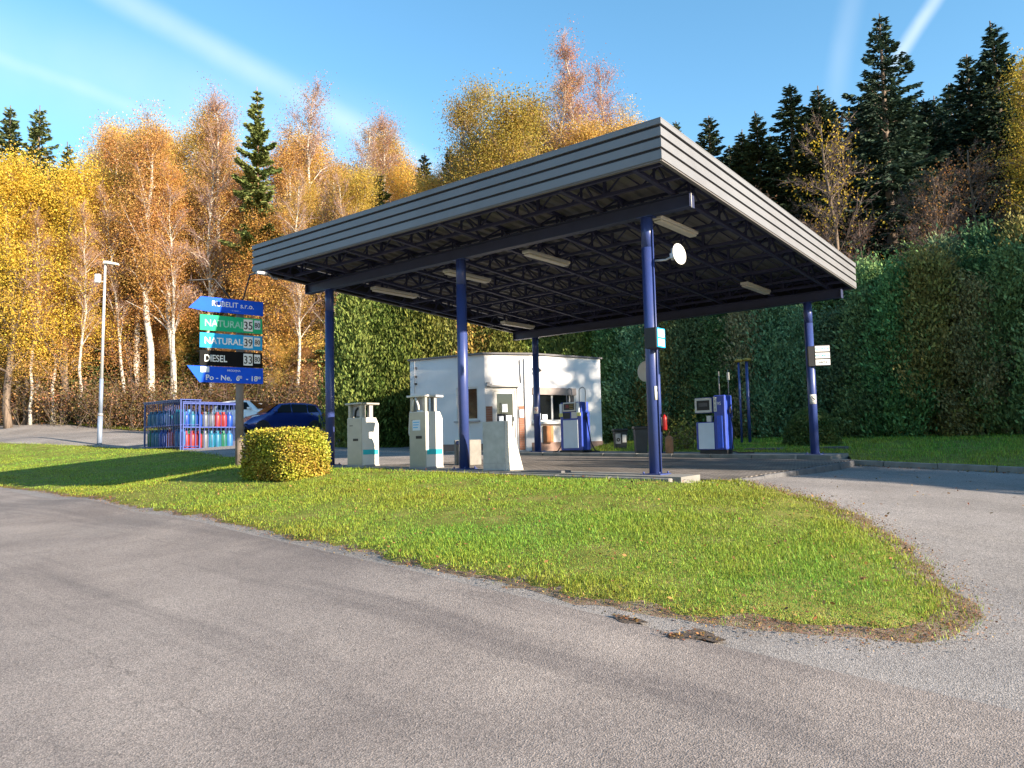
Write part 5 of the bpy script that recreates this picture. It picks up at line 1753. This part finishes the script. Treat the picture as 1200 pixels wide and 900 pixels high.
def blob(rx, ry, rz_, n, leaf, box=4.0, twig=True, shell=.82):
    """clipped bush: leaves through the outer shell of a superellipsoid"""
    d = unit(n); d[:, 2] = np.abs(d[:, 2]) * 1.0
    e = 1.0 / (np.abs(d[:, 0]) ** box + np.abs(d[:, 1]) ** box + np.abs(d[:, 2]) ** box) ** (1 / box)
    k = RN.uniform(shell, 1.02, n) ** .6
    P = d * (e * k)[:, None] * np.array([rx, ry, rz_])
    P += RN.normal(size=(n, 3)) * .018
    nrm = d / np.array([rx, ry, rz_]); nrm /= np.linalg.norm(nrm, axis=1)[:, None]
    a = nrm * .5 + unit(n); a /= np.linalg.norm(a, axis=1)[:, None]
    b = np.cross(a, unit(n)); b /= np.linalg.norm(b, axis=1)[:, None]
    s = leaf * RN.uniform(.6, 1.25, n)[:, None]
    ph = np.sin(P[:, 0] * 5.1 + 1) * np.sin(P[:, 1] * 4.3 + P[:, 2] * 6)
    crown = cards(P, a * s, b * s * .6, np.clip(.5 + ph * .25 + RN.uniform(-.35, .35, n), 0, 1))
    mb = MB()
    for _ in range(40):
        v = unit(1)[0]; v[2] = abs(v[2]); q = v * np.array([rx, ry, rz_]) * .85
        mb.tube([(q[0] * .15, q[1] * .15, -.05), tuple(q * .5), tuple(q)], [.014, .009, .004], 4, caps=False)
    return mb, crown, None


def brush(H, W, n_st=70, leaves=4200, leaf=.055):
    """understorey thicket: many thin stems with dead leaves"""
    mb = MB(); P = []; tp, tq, tw = [], [], []
    for _ in range(n_st):
        b = np.array([RN.normal() * W * .33, RN.normal() * W * .33, -.2]); d = np.array([RN.normal() * .35, RN.normal() * .35, 1.0])
        h = H * RN.uniform(.4, 1.0); m = b + d * h * .5; e = m + (d + RN.normal(size=3) * .35) * h * .5
        mb.tube([tuple(b), tuple(m), tuple(e)], [.016, .011, .004], 4, caps=False)
        for f in RN.uniform(.3, 1, 7):
            q = b + (e - b) * f; tp.append(q); tq.append(q + (unit(1)[0] + np.array([0, 0, .5])) * h * .22); tw.append(.006)
            P.append(tq[-1])
    P = np.array(P); i = RN.integers(0, len(P), leaves)
    C = P[i] + RN.normal(size=(leaves, 3)) * .20; C[:, 2] = np.maximum(C[:, 2], .02)
    a = unit(leaves); b = np.cross(a, unit(leaves)); b /= np.linalg.norm(b, axis=1)[:, None]
    s = leaf * RN.uniform(.6, 1.2, leaves)[:, None]
    return mb, cards(C, a * s, b * s * .6, RN.uniform(0, 1, leaves)), ribbons(np.array(tp), np.array(tq), tw)


GOLD, YEL, ORG, RUST = (.60, .405, .095), (.64, .46, .065), (.52, .30, .10), (.43, .25, .105)
BROWN, SPR = (.20, .12, .055), (.032, .058, .036)

birchA = [make_proto('birch', deciduous(15, .17, .34, .18, 48, 34000, .043, 1.2, .36, .06, 28), M_BIRCH, M_LEAF) for _ in range(3)]
birchT = [make_proto('thin_birch', deciduous(17, .115, .35, .15, 56, 11000, .04, 1.5, .36, .04, 50), M_BIRCH, M_LEAF, mat('birch_twig', (.30, .20, .18), .9, var=.25)) for _ in range(2)]
broad = [make_proto('maple', deciduous(12, .15, .2, .28, 54, 44000, .047, .75, .45, .05, 20), M_BARK, M_LEAF) for _ in range(3)]
bare = [make_proto('bare_tree', deciduous(12, .12, .25, .24, 44, 1500, .06, .9, .30, .06, 44), M_BARK, M_LEAF, mat('bare_twig', (.13, .095, .085), .9, var=.25)) for _ in range(2)]
spr = [make_proto('spruce', spruce(20, 3.5, 46000, .28, .15), M_BARK, M_NEEDLE), make_proto('spruce', spruce(20, 3.0, 42000, .2, .15), M_BARK, M_NEEDLE), make_proto('spruce', spruce(20, 4.1, 50000, .36, .16, .05, .42), M_BARK, M_NEEDLE)]
pine = make_proto('pine', spruce(20, 2.1, 15000, -.1, .16, .50, .75, .0075), M_PINEB, M_NEEDLE)
thu = [make_proto('thuja', thuja(5.2, 1.1), M_BARK, M_NEEDLE) for _ in range(3)]
brus = [make_proto('thicket', brush(2.4, 2.6), M_BARK, M_LEAF) for _ in range(3)]


def px_tree(name, proto, px, Y, top, H0, col, label, cat, group=None, rz=None, width=1.0, lean=(0, 0)):
    """tree standing on the slope at forward distance Y under pixel column px, its tip reaching pixel row top"""
    tip = at(px, top, Y)
    z0 = g1(tip.x, tip.y)
    s = (tip.z - z0) / H0
    plant(name, proto, tip.x, tip.y, s * width, rnd.uniform(0, 6.28) if rz is None else rz, col, label, cat, group, sz=s, lean=lean)


def jit(c, a=.18):
    k = 1 + rnd.uniform(-a, a)
    return tuple(max(.005, v * k * (1 + rnd.uniform(-a, a) * .4)) for v in c)


def forest():
    G1 = 'trees of the wooded slope'
    T = px_tree
    # --- landmarks of the left slope
    T('pine_tree', pine, 302, 47, 100, 20, (.15, .185, .055), 'tall green pine rising above the golden birches left of canopy', 'tree')
    T('spruce_tree', spr[0], 12, 60, 122, 20, (.085, .105, .04), 'dark spruce at the far left edge of the skyline', 'tree')
    T('spruce_tree', spr[2], 47, 58, 122, 20, (.095, .12, .04), 'broad spruce second from the left on skyline', 'tree')
    T('spruce_tree', spr[1], 80, 62, 165, 20, (.08, .105, .04), 'smaller spruce just right of the two left skyline spruces', 'tree')
    T('maple_tree', broad[0], 20, 46, 205, 12, YEL, 'bright yellow broad tree at the left edge of the slope', 'tree')
    T('maple_tree', broad[1], 78, 47, 205, 12, jit(YEL, .05), 'bright yellow broad tree left of the street lamp', 'tree')
    T('birch_tree', birchT[0], 262, 52, 112, 17, (.40, .22, .12), 'tall slim pinkish birch just left of the green pine', 'tree')
    T('birch_tree', birchA[0], 182, 48, 160, 15, ORG, 'birch with long bare white trunk right of the street lamp', 'tree', lean=(0, .04))
    T('birch_tree', birchT[1], 352, 52, 118, 17, (.38, .21, .12), 'tall slim pinkish birch right of the green pine', 'tree')
    T('birch_tree', birchT[0], 452, 55, 135, 17, (.38, .20, .10), 'tall slim pinkish birch near the right end of left slope', 'tree')
    T('birch_tree', birchT[1], 408, 54, 150, 17, (.40, .24, .10), 'slim half bare birch above the canopy roof, left of the gap in skyline', 'tree')
    T('birch_tree', birchT[0], 680, 50, 62, 17, (.46, .22, .13), 'tallest pinkish orange birch above the middle of canopy', 'tree')
    T('birch_tree', birchT[1], 722, 52, 95, 17, (.45, .21, .12), 'pinkish orange birch just left of the canopy corner', 'tree')
    T('birch_tree', birchT[1], 640, 50, 105, 17, (.44, .27, .09), 'thin golden birch left of the tallest pinkish birch', 'tree')
    T('birch_tree', birchA[1], 570, 47, 118, 15, (.33, .24, .06), 'golden olive birch at the left of the group above canopy', 'tree')
    T('maple_tree', broad[2], 615, 45, 150, 12, (.34, .25, .05), 'low golden tree against canopy roof edge, middle', 'tree')
    T('spruce_tree', spr[1], 527, 52, 168, 20, (.04, .055, .028), 'dark spruce in the gap left of the golden group above canopy', 'tree')
    T('spruce_tree', spr[0], 497, 56, 178, 20, (.035, .05, .028), 'small dark spruce in skyline gap above the canopy', 'tree')
    SLIM = {42: 'slim leaning birch, leftmost of those left of the street lamp', 66: 'slim leaning birch, second from the left edge, left of street lamp', 98: 'slim leaning birch closest to the street lamp on its left', 150: 'slim birch first to the right of the street lamp', 206: 'slim birch above the left end of the price sign',
            245: 'slim tall birch rising behind the price sign', 345: 'slim birch between price sign and left canopy column', 385: 'slim birch behind the left front canopy column', 425: 'slim birch rising behind the canopy roof, right of left column'}
    for (px, Y, top, lx, ly) in [(42, 46.6, 262, .02, -.10), (66, 46.8, 250, 0, -.12), (98, 47, 255, .03, -.13), (206, 47, 196, 0, .05), (245, 47.4, 170, 0, -.03), (345, 46, 225, 0, .06), (385, 46, 205, .02, -.05), (425, 45.5, 215, 0, .04), (150, 48, 230, 0, -.06)]:
        T('birch_tree', birchT[int(px) % 2], px, Y, top, 17, jit((.50, .31, .10), .1), SLIM[px], 'tree', 'slim birches at the front of the left slope', lean=(lx, ly))
    # --- landmarks of the right slope
    T('spruce_tree', spr[2], 1030, 42, 14, 20, SPR, 'tallest broad dark spruce right of the canopy', 'tree', width=1.05)
    T('spruce_tree', spr[1], 1162, 43, 22, 20, SPR, 'tall dark spruce near the right edge of photo', 'tree', width=1.35)
    T('spruce_tree', spr[0], 1132, 45, 62, 20, SPR, 'dark spruce left of the tall right edge spruce', 'tree', width=1.35)
    T('spruce_tree', spr[2], 1205, 46, 60, 20, SPR, 'dark spruce at the very right edge, behind the yellow birch', 'tree')
    T('spruce_tree', spr[0], 925, 45, 96, 20, (.04, .06, .026), 'spruce beside the left flank of tallest spruce', 'tree', width=1.35)
    T('spruce_tree', spr[1], 958, 46, 98, 20, (.034, .055, .026), 'narrow spruce touching the left side of tallest spruce', 'tree', width=1.35)
    T('spruce_tree', spr[1], 886, 47, 128, 20, (.045, .065, .026), 'mid sized spruce right of the canopy corner', 'tree', width=1.35)
    T('spruce_tree', spr[0], 830, 50, 134, 20, (.03, .05, .028), 'small spruce just right of canopy corner', 'tree', width=1.35)
    T('spruce_tree', spr[1], 868, 49, 150, 20, (.045, .065, .026), 'short spruce in the row right of canopy corner', 'tree', width=1.35)
    T('spruce_tree', spr[0], 792, 56, 140, 20, (.03, .05, .028), 'tiny spruce tip showing over the canopy corner', 'tree')
    T('birch_tree', birchA[2], 1196, 34, 85, 15, (.46, .34, .05), 'yellow leaved birch at the right edge above the hedge', 'tree')
    T('bare_tree', bare[0], 975, 36, 150, 12, (.42, .30, .03), 'nearly bare pale tree with few yellow leaves beside canopy end', 'tree')
    T('bare_tree', bare[1], 1075, 35, 205, 12, (.30, .16, .05), 'bare brownish tree in front of dark spruces, right of canopy', 'tree')
    T('bare_tree', bare[0], 1130, 36, 180, 12, (.28, .14, .05), 'bare brownish tree left of the yellow right edge birch', 'tree', rz=2.2)
    # --- the mass of the left slope
    grp = 'golden trees of the left slope'
    spec = [(birchA, 15, 'birch_tree', 'golden autumn birch in the dense wood on the left slope'), (broad, 12, 'maple_tree', 'low orange broadleaf tree in the wood on the left slope')]
    for i in range(92):
        px = -60 + 680 * ((i * .618) % 1.0) if i < 82 else rnd.uniform(560, 740)
        Y = rnd.uniform(46.5, 64) if i % 5 else rnd.uniform(64, 82)
        sky = np.interp(px, [-60, 0, 100, 130, 200, 300, 400, 470, 500, 540, 600, 680, 750], [190, 200, 200, 165, 150, 160, 175, 180, 205, 190, 150, 130, 150])
        k = rnd.random() < .62
        pr, H0, nm, lb = spec[0] if k else spec[1]
        base = rnd.choice([GOLD, GOLD, (.58, .40, .11), (.52, .31, .10), ORG, (.60, .43, .09), (.48, .34, .09), (.56, .33, .09)]) if px > 110 else rnd.choice([YEL, GOLD, (.4, .28, .04)])
        top = sky + (rnd.uniform(-10, 55) if k else rnd.uniform(30, 150))
        T(nm, rnd.choice(pr), px, Y, top, H0, jit(base), lb, 'tree', grp if k else 'low broadleaf trees of the left slope', lean=(rnd.uniform(-.05, .05), rnd.uniform(-.05, .05)))
    for i in range(5):
        T('spruce_tree', spr[i % 3], [128, 150, 440, 218, 110][i], [49.5, 52, 50, 50, 56][i], [318, 292, 200, 350, 270][i], 20, (.11, .15, .05), ['small green spruce right behind the street lamp', 'green spruce just right of the street lamp', 'small green spruce low against canopy roof, left part', 'short green spruce below the white birch trunks', 'green spruce just left of the street lamp'][i], 'tree', width=1.5)
    # small trees on the foot of the slope
    for i in range(10):
        px = -20 + 440 * i / 9 + rnd.uniform(-10, 10)
        Y = np.interp(px, [-20, 200, 420], [50, 47.5, 44.5]) + rnd.uniform(.5, 3)
        T('maple_tree', rnd.choice(broad), px, Y, rnd.uniform(345, 425), 12, jit(rnd.choice([ORG, RUST, GOLD, GOLD])), 'young rusty orange tree at the foot of the left slope', 'tree', 'young trees at the foot of the left slope')
    # --- the mass of the right slope, dark spruces behind and bare trees in front; it goes on to the right of the picture
    for i in range(72):
        px = 780 + 520 * ((i * .618 + .3) % 1.0)
        Y = rnd.uniform(44, 66)
        top = np.interp(px, [780, 850, 900, 1000, 1100, 1200, 1300], [170, 158, 132, 95, 95, 75, 85]) + rnd.uniform(0, 90)
        T('spruce_tree', rnd.choice(spr), px, Y, top, 20, jit(SPR), 'dark spruce in the dense wood on the right slope', 'tree', 'dark spruces of the right slope', width=rnd.uniform(1.2, 1.6))
    for i in range(12):
        px = 830 + 400 * ((i * .618 + .1) % 1.0)
        T('bare_tree', rnd.choice(bare), px, rnd.uniform(33, 37), rnd.uniform(225, 300), 12, jit((.15, .085, .04)), 'thin bare tree between hedge and spruces on the right', 'tree', 'bare trees above the hedge')
    for i in range(10):
        x, y = 34 + 6.5 * (i % 5) + rnd.uniform(-2, 2), 29.5 + 8 * (i // 5) + rnd.uniform(-2, 2)
        plant('spruce_tree', rnd.choice(spr), x, y, rnd.uniform(.75, 1.0), rnd.uniform(0, 6), jit(SPR), 'dark spruce in the dense wood on the right slope', 'tree', 'dark spruces of the right slope')
    for i, (x, y, s) in enumerate([(27.5, -2.0, .61), (28.5, .0, .61), (30, -3.0, .66), (31.5, -1.0, .68), (33, -4.2, .72), (30.5, 2.0, .66), (35.5, -5.0, .78), (28, 4.9, .84), (29.5, 1.4, .58), (26.8, 7.6, .66), (33, .2, .64), (30, 8.0, .9), (38, 18, 1.0), (34, 20, .95), (42, 15.5, 1.0), (46, 24, 1.05), (38, 24, .9), (52, 12, 1.0), (55, 24, 1.05), (31.5, 11.3, 1.06), (34, 7, .7), (36, 14, .9), (40, 10, .85), (44, 20, .95), (47, 14, .95), (50, 24, 1.0), (56, 18, 1.0), (52, 30, 1.0), (60, 27, 1.05), (41, 27, .8)]):
        plant('spruce_tree', spr[i % 3], x, y, s, i, jit(SPR), 'dark spruce in the dense wood on the right slope', 'tree', 'dark spruces of the right slope')
    # --- the wooded slope across the road, behind the photographer (seen in the panes)
    for i in range(34):
        x = -70 + 92 * ((i * .618) % 1.0); y = -24 - 16 * rnd.random() - (6 if i % 2 else 0)
        k = i % 3
        pr = (birchA, broad, spr)[k]
        plant(('birch_tree', 'maple_tree', 'spruce_tree')[k], rnd.choice(pr), x, y, rnd.uniform(.8, 1.15), rnd.uniform(0, 6), jit((GOLD, ORG, (.04, .07, .03))[k]), ('golden birch across the road behind the photographer', 'unseen orange broadleaf tree added far to the left to darken the fascia', 'green spruce across the road behind the photographer')[k], 'tree', ('birches across the road', 'broadleaf trees across the road', 'spruces across the road')[k])
    for i in range(16):  # unseen trees added left of view to darken the fascia and block low sky
        x, y = -48 - 14 * rnd.random(), -14 + 46 * ((i * .618) % 1.0)
        plant('maple_tree', rnd.choice(broad), x, y, rnd.uniform(.9, 1.2), rnd.uniform(0, 6), jit(RUST), 'unseen orange broadleaf tree added far to the left to darken the fascia', 'tree', 'broadleaf trees across the road')
    # --- undergrowth
    for i in range(44):
        px = -60 + 520 * i / 43 + rnd.uniform(-8, 8)
        toe = None
        Yb = np.interp(px, [-60, 0, 160, 330, 460], [50.5, 49.5, 48, 46, 44.5])
        for row in range(2):
            Y = Yb + row * rnd.uniform(2.0, 5.0) + rnd.uniform(-.3, .6)
            p = at(px + rnd.uniform(-6, 6), 500, Y)
            plant('thicket', rnd.choice(brus), p.x, p.y, rnd.uniform(.8, 1.5), rnd.uniform(0, 6), jit(rnd.choice([BROWN, BROWN, RUST, (.22, .13, .04), (.12, .10, .035)])), 'brown leafy thicket at the foot of the left slope', 'thicket', 'thickets at the foot of the left slope')
    for i in range(16):
        px = 800 + 440 * i / 15
        p = at(px, 300, rnd.uniform(35, 38))
        plant('thicket', rnd.choice(brus), p.x, p.y, rnd.uniform(1.1, 1.6), rnd.uniform(0, 6), jit((.10, .065, .03)), 'brown thicket between hedge and right hand wood', 'thicket', 'thickets behind the hedge')


forest()


# ------------------------------------------------------------------ hedge
def hedge(name, pts, spacing, label, Hf, col, seed, depth=2):
    r = random.Random(seed)
    P = np.array(pts, float)
    seg = np.linalg.norm(P[1:] - P[:-1], axis=1); cum = np.concatenate([[0], np.cumsum(seg)])
    root = empty(name, (P[0][0], P[0][1], g1(*P[0])), 0, label, 'hedge')
    s = 0
    while s < cum[-1]:
        x, y = np.interp(s, cum, P[:, 0]), np.interp(s, cum, P[:, 1])
        i = min(int(np.searchsorted(cum, s, 'right')) - 1, len(seg) - 1)
        d = (P[i + 1] - P[i]) / seg[i]; nn = np.array([-d[1], d[0]])
        for row in range(depth):
            xx, yy = x + nn[0] * (row * 1.1 + r.uniform(-.15, .15)), y + nn[1] * (row * 1.1 + r.uniform(-.15, .15))
            h = Hf(s / cum[-1]) * r.uniform(.86, 1.2) + row * .35
            pr = thu[r.randrange(3)]
            c = link(bpy.data.objects.new('thuja', pr[1]), root)
            c.location = (xx - P[0][0], yy - P[0][1], g1(xx, yy) - root.location.z - .05)
            c.scale = (r.uniform(.95, 1.15), r.uniform(.95, 1.15), h / 5.4)
            c.rotation_euler = (0, 0, r.uniform(0, 6.28))
            k = r.uniform(.7, 1.35); c.color = (col[0] * k * r.choice([.85, 1.0, 1.0, 1.2, 1.9]), col[1] * k, col[2] * k * r.uniform(.6, 1.1), 1)
        s += spacing


hedge('tall_hedge', [(4.2, 31.0), (9.3, 28.0), (13.2, 24.4), (20, 18.9), (27, 13.4)], 1.05, 'tall dark green conifer hedge along back lawn, right of the kiosk',
      lambda t: float(np.interp(t, [0, .2, .35, .5, .7, 1.0], [5.2, 4.9, 4.6, 5.4, 5.0, 4.6])), (.115, .195, .092), 4, 3)
hedge('tall_hedge', [(-6.3, 31.2), (-3.6, 31.6), (0.2, 32.2), (3.4, 31.8)], .95, 'yellow green tall conifer hedge behind and left of the kiosk',
      lambda t: float(np.interp(t, [0, .3, .6, 1], [6.6, 6.6, 5.8, 5.2])), (.13, .165, .04), 5, 2)


def small_bushes():
    # clipped golden bush by the sign
    pr = make_proto('bush', blob(.70, .43, .88, 36000, .022, 7.0, shell=.7), M_BARK, leaf_mat('bush_leaf', None, .055, .8, .06))
    p = at(334, 556, 14.3)
    plant('clipped_bush', pr, p.x, p.y, 1.16, CR, (.32, .285, .035), 'golden clipped rounded bush at the foot of sign pole', 'bush', zoff=.0, sz=1.02)
    pr = make_proto('bush', blob(.80, .80, 1.15, 9000, .05, 2.1), M_BARK, M_LEAF)
    p = at(952, 520, 22.0)
    plant('round_bush', pr, p.x, p.y, .95, 0, (.12, .17, .05), 'round green bush behind the back right column', 'bush', zoff=.0)
    pr = make_proto('bush', brush(.95, .75, 26, 900, .055), M_BARK, M_LEAF)
    p = at(797, 524, 22.0)
    plant('shrub', pr, p.x, p.y, 1.0, 0, (.17, .19, .04), 'small yellow green shrub beside the rusty canister', 'shrub', zoff=.0)


small_bushes()


# ------------------------------------------------------------------ grass, litter
M_GRASS = leaf_mat('grass_blade', (.225, .325, .042), hue=.06, val=1.1, trans=.35)
M_DEAD = leaf_mat('dead_leaf', (.22, .12, .045), hue=.04, val=1.1, trans=.1)


def grass(name, poly, dens, h, label, off=.05, fade=.35, bare_edge=None, xlim=None):
    B = np.array(poly); x0, y0 = B.min(0); x1, y1 = B.max(0)
    if xlim: x0, y0, x1, y1 = max(x0, xlim[0]), max(y0, xlim[1]), min(x1, xlim[2]), min(y1, xlim[3])
    out = []
    n = int((x1 - x0) * (y1 - y0) * dens(1e-3))
    P = np.stack([RN.uniform(x0, x1, n), RN.uniform(y0, y1, n)], 1)
    D = np.hypot(P[:, 0], P[:, 1])
    keep = RN.uniform(0, 1, n) < np.array([dens(d) for d in D]) / dens(1e-3)
    P = P[keep]
    P = P[inside(P, B)]
    # keep what the lens (or a small step aside) can see
    P = P[np.abs(P[:, 0]) < P[:, 1] * .78 + 3]
    ed = edge_dist(P, B)
    nz = (np.sin(P[:, 0] * 1.9 + np.sin(P[:, 1] * 1.3)) * np.sin(P[:, 1] * 2.3 + 1.7 * np.sin(P[:, 0] * .9)) + .5 * np.sin(P[:, 0] * 5.3 + P[:, 1] * 3.1) * np.sin(P[:, 1] * 6.1 - P[:, 0] * 2.2))
    pk = np.clip(ed / fade + .22, 0, 1) * np.clip(.8 + .45 * nz, .3, 1)
    m = RN.uniform(0, 1, len(P)) < pk
    P, ed, nz = P[m], ed[m], nz[m]
    N = len(P)
    z = gz(P[:, 0], P[:, 1]) + off - .006
    d = np.hypot(P[:, 0], P[:, 1])
    hh = h * RN.uniform(.4, 1.4, N) * (1 + .3 * nz) * np.where(RN.uniform(0, 1, N) < .03, 2.1, 1.0)
    w = np.clip(.0018 + d * .00030, .0028, .012)
    az = RN.uniform(0, 6.283, N); ln = RN.uniform(.1, .9, N)
    bx, by = np.cos(az), np.sin(az)
    base = np.stack([P[:, 0], P[:, 1], z], 1)
    side = np.stack([-by, bx, np.zeros(N)], 1) * w[:, None]
    tip = base + np.stack([bx * ln * hh, by * ln * hh, hh], 1)
    V = np.stack([base - side, base + side, tip], 1).reshape(-1, 3)
    nl = np.sin(P[:, 0] * .8 + 1.1 * np.sin(P[:, 1] * .55)) * np.sin(P[:, 1] * .9 + .8 * np.sin(P[:, 0] * .7 + 2))
    rv = np.clip(.55 - .14 * nz - .24 * nl + RN.normal(size=N) * .2 - .35 * np.clip(1 - ed / .8, 0, 1), 0, 1)
    me = mesh_np(name, V, np.arange(N * 3).reshape(-1, 3), M_GRASS, np.repeat(rv, 3), tri=True)
    o = link(bpy.data.objects.new(name, me)); tag(o, label, 'grass', kind='stuff')


grass('grass', LAWN, lambda d: 6500 if d < 9 else (3400 if d < 14 else (1300 if d < 22 else 500)), .029, 'short uneven grass covering the front lawn', .055, .45, xlim=(-30, 0, 10, 40))
grass('grass', DIRT, lambda d: 520 if d < 12 else 60, .03, 'sparse tufts straggling over the lawn edge', .026, .1, xlim=(-12, 0, 10, 18))
grass('grass', BLAWN, lambda d: 420, .06, 'short shaded grass of the back lawn', .06, .2)
grass('grass', VERGE, lambda d: 150, .12, 'dry yellowish grass on the verge under the wooded slope', .05, .3, xlim=(-45, 30, 0, 70))


def litter(name, pts, label, s0=.03, lift=.012):
    P = np.array(pts); n = len(P)
    z = gz(P[:, 0], P[:, 1])
    C = np.stack([P[:, 0], P[:, 1], z + lift + RN.uniform(0, .02, n)], 1)
    a = unit(n); a[:, 2] *= .3; a /= np.linalg.norm(a, axis=1)[:, None]
    u = np.tile([0, 0, 1.], (n, 1)) + RN.normal(size=(n, 3)) * .35
    b = np.cross(a, u); b /= np.linalg.norm(b, axis=1)[:, None]
    s = s0 * RN.uniform(.5, 1.3, n)[:, None]
    V, Q, r = cards(C, a * s, b * s * .65, RN.uniform(0, 1, n))
    tag(link(bpy.data.objects.new(name, mesh_np(name, V, Q, M_DEAD, r))), label, 'leaves', kind='stuff')


def litters():
    E_ = np.array(EDGE0)
    pts = []
    for i in range(len(E_) - 1):
        L = np.linalg.norm(E_[i + 1] - E_[i])
        n = int(L * (900 if i > 8 else 240))
        t = RN.uniform(0, 1, n)[:, None]
        pts.append(E_[i] + (E_[i + 1] - E_[i]) * t + RN.normal(size=(n, 2)) * (.16 if i > 8 else .09))
    litter('fallen_leaves', np.vstack(pts), 'brown leaf litter and crumbs along the lawn edge', .0095, .026)
    n = 2200
    P = np.stack([RN.uniform(-12, 4.5, n * 4), RN.uniform(5, 18, n * 4)], 1)
    P = P[inside(P, np.array(LAWN))][:n]
    litter('fallen_leaves', P, 'scattered dead leaves lying on the front lawn', .019, .074)
    # leaves gathered along the right kerb
    a, b = np.array(cw(.6, 6.62)), np.array(cw(14, 6.45)); n = 700
    P = a + (b - a) * RN.uniform(0, 1, n)[:, None] + np.stack([RN.normal(size=n) * .02, -np.abs(RN.normal(size=n)) * .12], 1)
    litter('fallen_leaves', P, 'dead leaves gathered along the kerb of back lawn', .026, .012)
    n = 260
    P = np.stack([RN.uniform(4, 14, n), RN.uniform(8, 15, n)], 1)
    P = P[~inside(P, np.array(LAWN))]
    litter('fallen_leaves', P, 'few stray leaves on the asphalt beside the lawn', .022, .008)


litters()


def potholes():
    for k, (px, py, rx, ry, lab) in enumerate([(736, 729, .13, .03, 'small leaf filled pothole at the road edge'), (793, 749, .07, .025, 'left lobe of the larger leaf filled pothole'), (822, 748, .14, .045, 'larger leaf filled pothole at the road edge')]):
        c = G(px, py)
        n = 26; poly = []
        for i in range(n):
            a = 2 * math.pi * i / n; q = 1 + .22 * math.sin(3 * a + k) + .1 * math.sin(7 * a)
            u, v = rx * q * math.cos(a), ry * q * math.sin(a) * 2.0
            poly.append((c.x + CX.x * u + CY.x * v, c.y + CX.y * u + CY.y * v))
        o = sheet('pothole', poly, .05, .0195, mat('pothole_dirt', (.085, .065, .052), .95, var=.4, scale=30, bump=.8, bscale=90))
        m = 55
        P = np.array([(c.x, c.y)]) + RN.normal(size=(m, 1)) * rx * .55 * np.array([[CX.x, CX.y]]) + RN.normal(size=(m, 1)) * ry * .9 * np.array([[CY.x, CY.y]])
        litter('fallen_leaves', P, 'brown leaves lying in ' + ['the small pothole', 'the left lobe of large pothole', 'the larger pothole'][k], .013, .02)


potholes()
